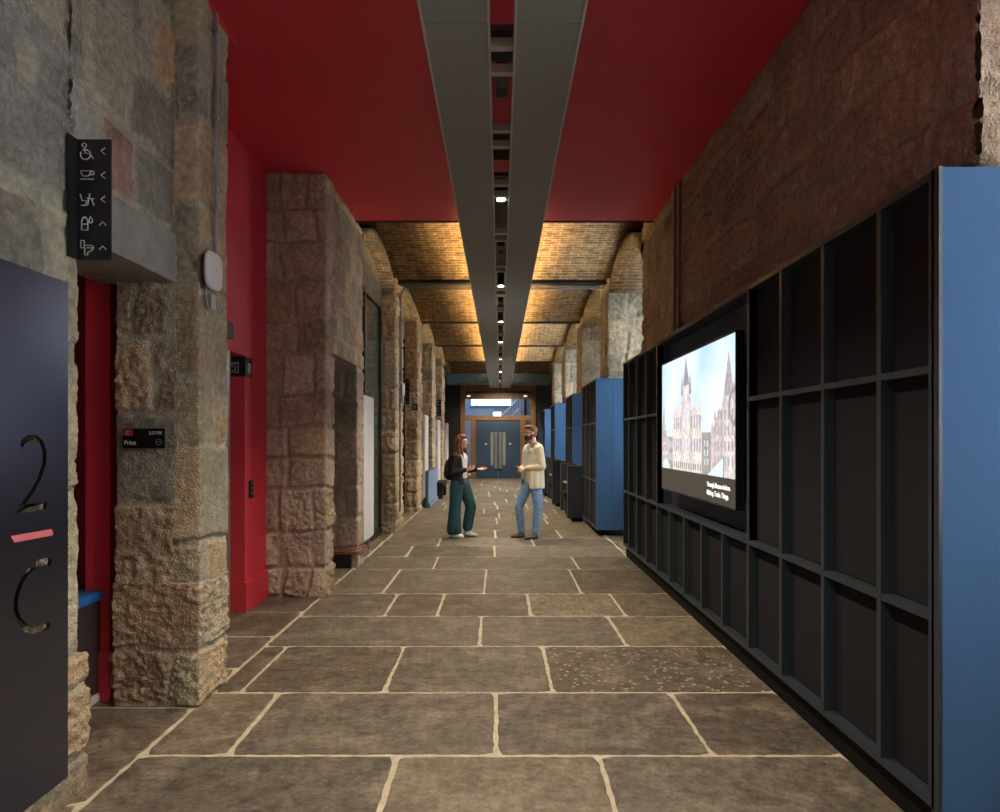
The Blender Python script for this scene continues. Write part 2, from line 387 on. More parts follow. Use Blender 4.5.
# near left wall and the opening to the print room
rock_box('wall_left', -2.42, -1.972, 1.55, 3.06, 0, 4.9, ['+x', '+y'], .011, (.5, .9), (.5, .95), .016, .010, 11, P_NEAR, bigfreq=.16, smear=.34, mw=.025)
rock_box('wall_left', -2.40, -1.91, 1.6, 3.04, 0, .62, ['+x', '+y', '+z'], .012, (.24, .34), (.4, .7), .02, .014, 12, P_WARM)
rock_box('wall_left', -2.42, -1.966, 3.0, 3.97, 2.83, 4.9, ['+x'], .011, (.26, .5), (.2, .5), .012, .010, 14, P_NEAR, bigfreq=.10, smear=.30, mw=.02)
mb = MB(); mb.box(-2.42, -1.945, 3.05, 4.0, 2.545, 2.835, .012); o = mb.build('lintel', M['lintel']); o['kind'] = 'structure'
# pier beside it, with base courses
rock_box('pillar', -2.295, -1.95, 3.96, 4.42, .74, 4.9, ['-y', '+x:.02', '-x:.03'], .0095, (.36, .62), (.30, .45), .014, .013, 21, P_GREY[:5] + P_WARM[:2], smear=.26, mw=.012, mdepth=.006)
rock_box('pillar', -1.975, -1.812, 3.975, 4.36, .74, 4.9, ['-y', '+x', '+y:.03', '-x:.03'], .009, (.40, .62), (.5, .8), .012, .009, 23, P_GREY + P_WARM[:3], smear=.2, mw=.010, mdepth=.006)
rock_box('pillar', -2.315, -1.812, 3.965, 4.36, 0, .745, ['-y', '+x', '+z:.03', '-x:.03', '+y:.03'], .0085, (.36, .40), (.7, .9), .014, .022, 25, P_WARM + P_GREY[:2], zs=[-.02, .335, .76], mw=.008, smear=.05)
# second pier with passage opening beside it
rock_box('pillar', -2.40, -1.785, 6.73, 7.04, 0, ZC, ['-y', '+x', '+y:.03'], .0115, (.30, .46), (.22, .50), .016, .017, 31, P_RED + P_WARM[:1], mort=(.36, .28, .235), smear=.12, mw=.010)
rock_box('wall_left', -2.40, -1.80, 7.04, 8.62, 2.53, ZC, ['+x', '-z:.03', '+y:.03'], .015, (.18, .36), (.22, .5), .012, .012, 33, P_WARM + P_GREY[:2], smear=.22)
rock_box('pillar', -2.40, -1.80, 8.30, 8.62, 0, 2.53, ['-y', '+x', '+y:.03'], .015, (.28, .42), (.22, .4), .016, .014, 35, P_RED + P_GREY[:2], smear=.12)
# bay piers
LP = [(-1.785, 11.3, 12.05), (-1.85, 14.75, 15.5), (-1.90, 18.5, 19.3), (-1.95, 22.2, 23.0)]
for k, (x, a, b) in enumerate(LP):
    rock_box('pillar', x - .75, x, a, b, 0, 4.5, ['-y', '+x', '+y:.05'], .018 + .004 * k, (.28, .46), (.28, .5), .02, .022, 41 + k, P_WARM if k else P_GREY[:3] + P_WARM[:2], material=M['stone_far'], smear=.1)
RP = [(1.85, 11.3, 12.05), (1.85, 15.0, 15.8), (1.85, 18.8, 19.6), (1.85, 22.5, 23.3)]
for k, (x, a, b) in enumerate(RP):
    rock_box('pillar', x, x + .85, a, b, 0, 4.5, ['-y', '-x', '+y:.05'], .018 + .004 * k, (.36, .55), (.35, .6), .016, .016, 51 + k, P_GREY, material=M['stone_far'], smear=.14)
# right wall behind the panelling
rock_box('wall_right', 1.925, 2.75, 6.98, 8.86, 0, 4.6, ['-x:.0155', '+y:.02'], .0155, (.2, .38), (.25, .6), .016, .018, 63, P_WARM + P_BROWN[:2], mort=(.33, .28, .21), smear=.30, mw=.018, bigfreq=.08)  # far stretch: bay daylight put into a lighter, greyer stone palette
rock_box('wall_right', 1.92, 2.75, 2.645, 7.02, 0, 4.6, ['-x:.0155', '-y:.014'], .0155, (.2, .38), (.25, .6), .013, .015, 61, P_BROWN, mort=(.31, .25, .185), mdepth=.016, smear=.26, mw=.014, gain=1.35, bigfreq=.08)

# outer shell behind the bays, closing the room
mb = MB(); mb.box(-2.95, -2.85, -1, 27.6, 0, 5.2); o = mb.build('wall_left_outer', M['lintel']); o['kind'] = 'structure'
mb = MB(); mb.box(2.85, 2.95, -1, 27.6, 0, 1.0); mb.box(2.85, 2.95, 3.2, 8.7, 1.0, 4.2)
for a, b in ((12.2, 14.8), (15.9, 18.6), (19.7, 22.3)): pass
mb.box(2.85, 2.95, -1, 27.6, 4.2, 5.2); mb.box(2.85, 2.95, 23.3, 27.6, 1.0, 4.2)
o = mb.build('wall_right_outer', M['lintel']); o['kind'] = 'structure'
# windows in the right bays (frames; the light comes through them)
WN = 0
for (a, b) in ((.2, 2.6), (8.95, 11.2), (12.15, 14.9), (15.9, 18.7), (19.7, 22.4)):
    WN += 1
    w = empty('window_%d' % WN, (2.86, (a + b) / 2, 1.0), kind='structure')
    mb = MB(); L = (b - a) / 2
    mb.box(-.05, .03, -L, -L + .08, 0, 3.2); mb.box(-.05, .03, L - .08, L, 0, 3.2); mb.box(-.05, .03, -L, L, 0, .08); mb.box(-.05, .03, -L, L, 3.12, 3.2)
    mb.box(-.04, .02, -.03, .03, 0, 3.2); mb.box(-.04, .02, -L, L, 1.6, 1.66)
    mb.build('window_frame', M['slate_frame'], w)
    mb = MB(); mb.box(-.004, .004, -L + .06, L - .06, .06, 3.14); mb.build('window_pane', M['glass'], w)
# dark glazed screens in the left bays
for i, (a, b, x) in enumerate(((8.62, 11.25, -2.06), (12.1, 14.7, -2.15), (15.55, 18.4, -2.2), (19.35, 22.1, -2.25))):
    w = empty('window_%d' % (WN + 1 + i), (x, (a + b) / 2, 0), kind='structure'); L = (b - a) / 2
    mb = MB(); mb.box(-.04, .04, -L, -L + .06, 0, 3.9); mb.box(-.04, .04, L - .07, L, 0, 3.9); mb.box(-.04, .04, -L, L, 3.83, 3.9); mb.box(-.04, .04, -L, L, 0, .12)
    mb.box(-.04, .04, -.03, .03, 0, 3.9)
    mb.build('window_frame', M['black'], w)
    mb = MB(); mb.box(-.01, .01, -L + .05, L - .05, .1, 3.85); mb.build('window_pane', M['dark_glass'], w)
    mb = MB(); mb.box(-.5, .04, -L, L, 3.9, 4.5); mb.build('window_head', M['head'], w)

# ------------------------------------------------------------------ red lining, alcove
def sbox(name, m, *b, bev=0):
    mb = MB(); mb.box(*b, bev); o = mb.build(name, m); o['kind'] = 'structure'; return o
sbox('ceiling', M['red'], -2.95, 2.95, -1.0, 8.2, ZC, 5.2)
sbox('trim_1', M['beam'], -1.95, 1.95, 8.2, 8.23, ZC - .012, ZC + .06)
mb = MB(); mb.box(-1.9, -1.795, 4.0, 4.50, ZC - .05, ZC + .01); o = mb.build('trim_2', M['red']); o['kind'] = 'structure'
# alcove wall with lift opening
mb = MB(); mb.box(-2.60, -2.375, 6.14, 6.73, 0, ZC, 0); mb.box(-2.60, -2.375, 4.42, 6.14, 2.385, ZC); o = mb.build('wall_alcove', M['red']); o['kind'] = 'structure'
mb = MB(); mb.box(-2.62, -2.355, 6.125, 6.73, 0, .275, .004); o = mb.build('baseboard_alcove', M['red']); o['kind'] = 'structure'
sbox('wall_alcove_return', M['red_shade'], -2.62, -2.30, 4.42, 4.52, 0, ZC)
d = empty('door_1', (-2.60, 5.3, 0), kind='structure')
mb = MB(); mb.box(-.03, .0, -.80, -.01, .02, 2.38); mb.build('door_leaf', M['steel'], d)
mb = MB(); mb.box(-.03, .0, .0, .79, .02, 2.38); mb.build('door_leaf', M['steel'], d)
# print room behind the first opening
mb = MB(); mb.box(-2.84, -2.30, 4.30, 4.42, 0, 4.3); o = mb.build('wall_print_room', M['red_shade']); o['kind'] = 'structure'
mb = MB(); mb.box(-2.55, -2.40, 4.06, 4.30, 0, 2.9); o = mb.build('trim_3', M['red']); o['kind'] = 'structure'
mb = MB(); mb.box(-2.57, -2.385, 4.04, 4.30, 0, .30, .004); o = mb.build('baseboard_print_room', M['red']); o['kind'] = 'structure'
sbox('wall_print_room_side', M['red_shade'], -2.86, -2.84, -1, 4.4, 0, 5)
# step in the passage
mb = MB(); mb.box(-2.4, -1.86, 8.22, 8.3, 0, .17, .005); o = mb.build('trim_4', M['black']); o['kind'] = 'structure'
mb = MB()
for z in (.205, .25): mb.tube([(-2.38, 8.20, z), (-1.80, 8.20, z), (-1.755, 8.25, z), (-1.755, 8.62, z - .02)], .011)
o = mb.build('heating_pipe', M['copper'], smooth=True); tag(o, 'twin copper heating pipes low on the passage jamb before the first radiator', 'pipe')

# ------------------------------------------------------------------ vaults and beams
BY = [7.6, 11.4, 15.2, 19.0, 22.8, 26.6]
def vault(name, x0, x1, ya, yb, z, rise, m, nx=2, n=24, under=0, drop=0):
    R = ((yb - ya) ** 2 / 4 + rise ** 2) / (2 * rise); ym = (ya + yb) / 2; zc = z + rise - R
    half = math.asin((yb - ya) / 2 / R); V = []; UV = []
    for th, dd in ((0, 0), (1, .12)):
        for j in range(n + 1):
            t = -half + 2 * half * j / n; rr = R + dd
            for x in (x0, x1): V.append((x, ym + rr * math.sin(t), zc + rr * math.cos(t))); UV.append((x, R * t + ya * 3))
    Q = []; s = 2 * (n + 1)
    for j in range(n):
        a = 2 * j
        Q += [(a, a + 2, a + 3, a + 1), (s + a, s + a + 1, s + a + 3, s + a + 2), (a, s + a, s + a + 2, a + 2), (a + 1, a + 3, s + a + 3, s + a + 1)]
    UV = np.array(UV)
    o = np_mesh(name, np.array(V), np.array(Q), None, m, 'structure', uv=UV)
    return o
for i in range(5):
    vault('ceiling_vault', -2.84, 2.84, BY[i] + (.06 if i else 0), BY[i + 1] - .06, ZC - (.01 if i else -.03), .36, M['brick'])
    # brick arch rings across the window bays
    vault('wall_left_arch', -2.84, -1.80 - .03 * i, BY[i] + .45 if i else 8.55, BY[i + 1] - .08, ZC - .22, .44, M['brick_dark'])
    vault('wall_right_arch', 1.87, 2.84, BY[i] + .45 if i else 8.8, BY[i + 1] - .08, ZC - .22, .44, M['brick_dark'])
for k, y in enumerate(BY[1:5]):
    mb = MB(); mb.box(-1.80, 1.84, y - .075, y + .075, ZC - .035, ZC + .0); mb.box(-1.80, 1.84, y - .01, y + .01, ZC - .0, ZC + .2)
    o = mb.build('beam', M['beam']); o['kind'] = 'structure'
sbox('ceiling_slab', M['lintel'], -2.95, 2.95, 8.2, 27.6, 5.0, 5.2)
# teal downstand near the end
sbox('beam_teal', M['teal'], -1.95, 1.85, 24.0, 24.9, 3.67, 4.02)

# ------------------------------------------------------------------ floor of flagstones
def add_floor():
    rows = [(1.55, 2.42, [-.95, .1, 1.2]), (2.42, 3.352, [-.52, .50]), (3.352, 4.186, [-1.39, -.022, 1.08]), (4.186, 5.126, [-1.65, -.74, .33]),
            (5.126, 6.0, [-.165, .98]), (6.0, 6.875, [-1.058, -.575, .28, 1.145]), (6.875, 8.186, [-1.23, -.167, .85]),
            (8.186, 9.06, [-.84, .98]), (9.06, 9.96, [-1.3, -.08]), (9.96, 10.78, [-.95, .51]), (10.78, 11.7, [-.08, 1.0])]
    y = 11.7; rg = random.Random(5)
    while y < 29:
        h = rg.uniform(.7, 1.0); js = []; x = -1.83 + rg.uniform(.4, 1.2)
        while x < 1.5: js.append(x); x += rg.uniform(.6, 1.4)
        rows.append((y, y + h, js)); y += h
    slabs = []
    for (a, b, js) in rows:
        e = [-1.83] + js + [1.755]
        for i in range(len(e) - 1):
            t = rg.uniform(-.004, .004); slabs.append((e[i], e[i + 1], a, b, t))
    for x0, x1 in ((-2.84, -1.83), (1.755, 2.84)):
        y = -.2 if x0 > 0 else 1.0
        ys = [1.2, 2.9, 3.95, 4.62, 5.38, 6.15, 6.9, 7.6, 8.5, 9.5, 10.4, 11.4, 12.6, 13.9, 15, 16.3, 17.6, 19, 20.2, 21.5, 23, 24.5, 26]
        for i in range(len(ys) - 1): slabs.append((x0, x1, ys[i], ys[i + 1], 0))
    slabs += [(-2.84, 2.84, -1, .3, 0), (-1.83, 1.755, .3, 1.55, 0)]
    bm = bmesh.new(); cl = bm.verts.layers.float_color.new('Col')
    for (x0, x1, y0, y1, t) in slabs:
        g = .0105 + rg.uniform(0, .005)
        X0, X1, Y0, Y1 = x0 + g, x1 - g, y0 + g, y1 - g
        if x0 == -1.83: X0 = x0 + .014
        k = rg.uniform(.82, 1.10) * .96; base = rg.choice([(.108, .090, .068), (.125, .104, .078), (.098, .083, .064), (.122, .106, .084), (.104, .086, .062)])
        if rg.random() < .07: base = (.15, .125, .09)
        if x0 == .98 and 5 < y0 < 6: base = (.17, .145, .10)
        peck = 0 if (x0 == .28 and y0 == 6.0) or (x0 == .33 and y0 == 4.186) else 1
        c = tuple(v * k for v in base) + (peck,)
        pts = []; step = .045 if y0 < 9 else .3
        def edge(ax, ay, bx, by):
            n = max(1, int(math.hypot(bx - ax, by - ay) / step))
            for i in range(n):
                s = i / n; j = 0 if i == 0 else 1
                pts.append((ax + (bx - ax) * s + j * rg.uniform(-.0045, .0045), ay + (by - ay) * s + j * rg.uniform(-.0045, .0045)))
        r = .02
        edge(X0 + r + t, Y0, X1 - r + t, Y0); edge(X1 + t, Y0 + r, X1 - t, Y1 - r); edge(X1 - r - t, Y1, X0 + r - t, Y1); edge(X0 - t, Y1 - r, X0 + t, Y0 + r)
        cx, cy = (X0 + X1) / 2, (Y0 + Y1) / 2
        lo = [bm.verts.new((x, y, -.012)) for x, y in pts]
        mi = [bm.verts.new((x, y, -.003)) for x, y in pts]
        def ins(x, y):
            dx, dy = x - cx, y - cy; L = math.hypot(dx, dy); return x - dx / L * .006, y - dy / L * .006
        hi = [bm.verts.new((*ins(x, y), 0)) for x, y in pts]
        for v in lo + mi + hi: v[cl] = c
        n = len(pts)
        for i in range(n):
            j = (i + 1) % n
            bm.faces.new((lo[i], lo[j], mi[j], mi[i])); bm.faces.new((mi[i], mi[j], hi[j], hi[i]))
        bm.faces.new(hi)
    me = bpy.data.meshes.new('floor'); bm.to_mesh(me); bm.free()
    me.materials.append(M['flag'])
    o = mesh_obj('floor', me, None); o['kind'] = 'structure'
    mb = MB(); mb.box(-2.9, 2.9, -1, 34, -.10, -.0045); o = mb.build('floor_mortar', M['mortar']); o['kind'] = 'structure'
add_floor()

# ------------------------------------------------------------------ wayfinding plate "2 - C"
def stroke(pts, widths):
    L, R = [], []
    for i, p in enumerate(pts):
        a = Vector(pts[max(i - 1, 0)]); b = Vector(pts[min(i + 1, len(pts) - 1)]); d = (b - a).normalized(); n = Vector((-d.y, d.x))
        w = widths[i] if isinstance(widths, (list, tuple)) else widths
        L.append(Vector(p) + n * w / 2); R.append(Vector(p) - n * w / 2)
    return L + R[::-1]
def add_plate():
    XS = -1.855
    def w(px, py):
        Y = F * -XS / (VX - px); return (Y, H - (py - VY) * Y / F)
    t = empty('wayfinding_panel', (XS, 2.4, 0), label='tall dark metal panel with a cut-out 2, pink dash and C', cat='sign')
    outline = [(2.05, .16), (2.822, .16), (2.822, 2.272), (2.05, 2.272)]
    two = [w(19, 446), w(22, 440.5), (w(28, 437.5)), w(34, 438), w(39.5, 443), w(42.5, 452), w(42, 463), w(38, 476), w(31.5, 489), w(24, 500), w(18.5, 507.5)]
    s2 = stroke(two, [.024, .024, .024, .024, .026, .026, .026, .024, .022, .022, .022])
    bar2 = [w(14, 513.8), w(19.5, 505), w(45.5, 502.3), w(44, 509.5)]
    cc = [w(49.5, 562.5), w(43, 561), w(34, 564.5), w(25.5, 572), w(18.5, 583), w(14, 597), w(13.2, 610), w(17, 621), w(24.5, 628.5), w(34, 630.5), w(42, 628), w(48, 624.5)]
    s3 = stroke(cc, [.030, .030, .030, .026, .026, .026, .026, .028, .030, .030, .028, .026])
    m = Matrix(((0, 0, 1, XS), (1, 0, 0, 0), (0, 1, 0, 0), (0, 0, 0, 1)))
    m = Matrix.Translation((-XS, -2.4, 0)) @ m
    o = curve_mesh('plate', [outline, s2, bar2, s3], M['dark_plate'], t, extrude=.008, matrix=m)
    pk = [w(8.5, 536), w(49.6, 529), w(51.2, 535.2), w(12, 542.6)]
    curve_mesh('dash', [pk], M['pink'], t, extrude=.0095, matrix=m)
    for y in (2.2, 2.75):
        for z in (.3, 2.1): mb = MB(); mb.cyl((-.005, y - 2.4, z), (-.05, y - 2.4, z), .012); mb.build('standoff', M['steel'], t)
add_plate()

# ------------------------------------------------------------------ folded pictogram signs
def add_sign():
    YS = 3.04
    def w(cx, cy):
        px = 60 + cx / 5.8; py = 130 + cy / 5.8
        return ((px - VX) * YS / F, H - (py - VY) * YS / F)
    t = empty('direction_sign', (-1.95, YS, 2.43))
    def loc(p): return (p[0] + 1.95, -.006, p[1] - 2.43)
    mb = MB(); mb.box(0, .160, 0, .004, 0, .555); mb.box(-.0, .004, -.07, .004, 0, .555); mb.build('plate', M['black'], t)
    def icon(name, lines):
        cu = [([loc(w(*p)) for p in ln], cyc) for ln, cyc in lines]
        curve_mesh(name, cu, M['white_ink'], t, dims='3D', bevel=.0026, cyclic=False)
    def circ(cx, cy, r, a0=0, a1=2 * PI, n=18): return [(cx + r * math.cos(a0 + (a1 - a0) * i / n), cy + r * math.sin(a0 + (a1 - a0) * i / n)) for i in range(n + (a1 - a0 < 6.2))]
    icon('pictogram', [(circ(145, 92, 12), True), ([(148, 106), (150, 138), (178, 140), (198, 170)], False), (circ(152, 145, 29, -2.2, 1.2), False), (circ(152, 145, 29, 1.2, 3.7), False), ([(150, 120), (168, 122)], False)])
    icon('pictogram', [([(125, 240), (185, 240), (176, 262), (166, 270), (142, 270), (130, 260)], True), (circ(190, 252, 11, -1.6, 1.9), False), ([(122, 288), (200, 288)], False)])
    icon('pictogram', [([(122, 375), (132, 412), (160, 412), (152, 440)], False), ([(128, 440), (154, 440)], False), ([(160, 398), (202, 402)], False), ([(178, 370), (164, 440)], False), ([(186, 402), (202, 440)], False)])
    icon('pictogram', [([(138, 508), (158, 508)], False), ([(140, 512), (130, 528), (130, 582), (166, 582), (166, 528), (156, 512)], True), ([(130, 548), (166, 548)], False), ([(182, 503), (171, 530), (176, 541), (188, 541), (194, 530)], True)])
    icon('pictogram', [([(125, 643), (145, 643), (145, 685), (125, 685)], True), ([(145, 672), (190, 672), (199, 684), (186, 704), (166, 710), (166, 726), (148, 726), (148, 686)], False), ([(160, 686), (192, 686)], False)])
    for y in (125, 265, 405): icon('arrow', [([(265, y - 18), (242, y), (265, y + 18)], False)])
    for y in (545, 685): icon('arrow', [([(232, y + 10), (252, y - 10), (272, y + 10)], False)])
    return t
sg = add_sign()
tag(sg, 'black folded direction sign with five pictograms above the print room opening', 'sign', 'folded pictogram signs down the left wall')
for (x, y, lab) in ((-2.175, 14.70, 'black folded pictogram sign on the pier just past the round access point'),
                    (-2.13, 22.13, 'small black folded pictogram sign beyond the low blue partition, above its radiator'),):
    c = copy_tree(sg, None, (x, y, 2.40)); c['label'] = lab
# little square toilets sign
t = empty('square_sign', (-1.97, 14.69, 2.26), label='small square black sign low beside the pictogram sign on the second bay pier', cat='sign')
mb = MB(); mb.box(0, .14, 0, .01, 0, .145, .003); mb.build('plate', M['black'], t)
curve_mesh('pictogram', [([(.045 + .035 * math.cos(a / 2), -.003, .075 + .035 * math.sin(a / 2)) for a in range(12)], True), ([(.07, -.003, .05), (.1, -.003, .1)], False)], M['white_ink'], t, dims='3D', bevel=.004, cyclic=False)

# ------------------------------------------------------------------ Print room plate
t = empty('room_sign', (-2.232, 3.915, 1.55), label='small black room sign reading Print on the stone pier', cat='sign')
mb = MB(); mb.box(0, .248, -.014, -.004, 0, .118, .002); mb.build('plate', M['black_gloss'], t)
mb = MB(); mb.box(.004, .062, -.0165, -.012, .075, .114); mb.build('red_tab', mat('red_tab', (.32, .02, .03), .5), t)
TR = Matrix(((1, 0, 0, 0), (0, 0, -1, 0), (0, 1, 0, 0), (0, 0, 0, 1)))
text_mesh('lettering', 'C', .030, M['white_ink'], t, Matrix.Translation((.022, -.0175, .083)) @ TR, bold=.0006)
text_mesh('lettering', '2.ZYYK', .024, M['white_ink'], t, Matrix.Translation((.158, -.0155, .084)) @ TR, bold=.0005)
text_mesh('lettering', 'Print', .036, M['white_ink'], t, Matrix.Translation((.010, -.0155, .022)) @ TR, bold=.0006)
curve_mesh('ring', [([(.215 + .015 * math.cos(a * PI / 9), -.0155, .038 + .017 * math.sin(a * PI / 9)) for a in range(18)], True), ([(.207, -.0155, .038), (.223, -.0155, .038)], False)], mat('dim_ink', (.2, .2, .22), .6), t, dims='3D', bevel=.0012, cyclic=False)

# ------------------------------------------------------------------ lift signs and call panel
t = empty('lift_sign', (-2.375, 6.14, 2.19), label='black square sign folded round the corner of the red lift wall', cat='sign')
mb = MB(); mb.box(-.165, .010, -.010, -.002, 0, .185, .002); mb.box(.002, .010, -.01, .16, 0, .185, .002); mb.build('plate', M['black'], t)
curve_mesh('pictogram', [([(-.135, -.013, .04), (-.055, -.013, .04), (-.055, -.013, .13), (-.135, -.013, .13)], True), ([(-.075, -.013, .115), (-.115, -.013, .115), (-.115, -.013, .09), (-.08, -.013, .09), (-.08, -.013, .06), (-.12, -.013, .055)], False)], M['white_ink'], t, dims='3D', bevel=.0042, cyclic=False)
curve_mesh('pictogram', [([(.0135, .08 + .035 * math.cos(a * PI / 8), .085 + .045 * math.sin(a * PI / 8)) for a in range(16)], True), ([(.0135, .06, .05), (.0135, .10, .12)], False)], M['white_ink'], t, dims='3D', bevel=.0042, cyclic=False)
t = empty('lift_call_panel', (-2.372, 6.28, 1.05), label='narrow black lift call panel on the red wall', cat='lift button')
mb = MB(); mb.box(-.006, .014, -.045, .045, 0, .165, .003); mb.build('plate', M['black_gloss'], t)
for z in (.045, .095, .14):
    mb = MB(); mb.cyl((.012, .0, z), (.02, .0, z), .014); mb.build('button', M['steel'], t)
t = empty('lift_indicator', (-2.37, 5.64, 2.47), label='small dark angled indicator over the lift opening', cat='lift indicator')
mb = MB(); mb.box(-.008, .07, -.12, .06, 0, .14, .004); mb.build('housing', M['black'], t)
mb = MB(); mb.box(-2.45, -2.355, 5.70, 5.765, 0, 2.38, .003); o = mb.build('trim_5', M['steel']); o['kind'] = 'structure'

# ------------------------------------------------------------------ wifi access points with conduit
def add_ap(loc, lab):
    t = empty('access_point', loc, label=lab, cat='wifi access point')
    def disc(x0, x1, s, m, nm):
        bm = bmesh.new(); n = 40; ring = []
        for x, k in ((x0, .94), (x0 + (x1 - x0) * .35, 1), (x0 + (x1 - x0) * .8, .97), (x1, .86)):
            r_ = []
            for i in range(n):
                a = 2 * PI * i / n; c, s_ = math.cos(a), math.sin(a); e = .62
                r_.append(bm.verts.new((x, k * s * math.copysign(abs(c) ** e, c), k * s * 1.05 * math.copysign(abs(s_) ** e, s_))))
            ring.append(r_)
        for a in range(3):
            for i in range(n): bm.faces.new((ring[a][i], ring[a][(i + 1) % n], ring[a + 1][(i + 1) % n], ring[a + 1][i]))
        bm.faces.new(ring[0][::-1]); bm.faces.new(ring[-1])
        b = MB(); b.bm = bm; b.build(nm, m, t, True)
    disc(.012, .036, .100, M['black'], 'backplate'); disc(.034, .062, .112, M['white_pl'], 'cover')
    mb = MB(); mb.box(.0625, .0635, -.012, .012, .0, .005); mb.build('logo', mat('ap_logo', (.1, .1, .2), .5), t)
    mb = MB(); mb.box(.0, .05, -.04, .03, -.235, -.145, .004); mb.build('junction_box', M['galv'], t)
    mb = MB(); mb.tube([(.03, -.06, -.1), (.035, -.085, -.16), (.04, -.06, -.24), (.045, 0, -.27), (.05, .05, -.255), (.05, .06, -.215), (.045, .03, -.19)], .0045)
    mb.build('cable', M['cable'], t, True)
    return t
ap = add_ap((-1.800, 4.04, 2.632), 'white rounded access point on the stone pier beside the lift alcove')
mb = MB(); mb.tube([(-1.775, 4.13, 2.74), (-1.775, 4.13, 4.27)], .012)
for z in (3.05, 3.6, 4.15): mb.box(-1.80, -1.76, 4.11, 4.15, z, z + .02)
o = mb.build('conduit', M['galv'], smooth=False); tag(o, 'grey conduit running up the stone pier from the white access point', 'conduit')
c = copy_tree(ap, None, (-1.77, 11.75, 2.50)); c['label'] = 'white access point on the first bay pier beyond the tall radiator'
zb = ZC - .10
mb = MB()
for dx, y, e in ((0, 11.52, 0), (.05, 11.66, .035)):
    pts = [(-1.745, y, .35 if not dx else 2.65), (-1.745, y, zb - .15 - e)] + [(-1.745 + .15 * (1 - math.cos(a)), y + (11.30 - y) * a / (PI / 2), zb - .15 - e + .15 * math.sin(a)) for a in (.4, .8, 1.2, PI / 2)] + [(1.80, 11.30 - dx * .3, zb - e)]
    mb.tube(pts, .012)
o = mb.build('conduit', mat('dull_conduit', (.16, .16, .16), .55, metal=.3), smooth=True); tag(o, 'twin grey conduits rising up the bay pier and across under the first dark beam', 'conduit')
mb = MB(); mb.tube([(1.83, 11.45, 2.6), (1.83, 11.45, ZC - .1)], .016)
o = mb.build('conduit', M['galv']); tag(o, 'grey conduit down the right-hand stone pier below the first dark beam', 'conduit')
mb = MB()
for y in (6.92, 7.10): mb.tube([(1.875, y, 2.64), (1.885, y, ZC)], .014)
mb.box(1.875, 1.90, 6.88, 7.14, 2.80, 2.83)
o = mb.build('conduit', mat('brown_conduit', (.10, .075, .06), .5)); tag(o, 'pair of brown conduits on the rough wall above the screen', 'conduit')

# ------------------------------------------------------------------ bin
t = empty('recycling_bin', (-2.62, 4.02, 0), label='dark recycling bin with a bright blue lid in the print room', cat='bin')
mb = MB(); mb.box(-.16, .16, -.2, .2, .05, .62, .015); mb.build('body', M['bin_body'], t)
mb = MB(); mb.box(-.18, .18, -.22, .22, .62, .675, .012); mb.build('lid', M['bin_lid'], t)
mb = MB(); mb.box(-.17, .17, -.21, .21, 0.002, .05, .01); mb.build('base', M['white_pl'], t)

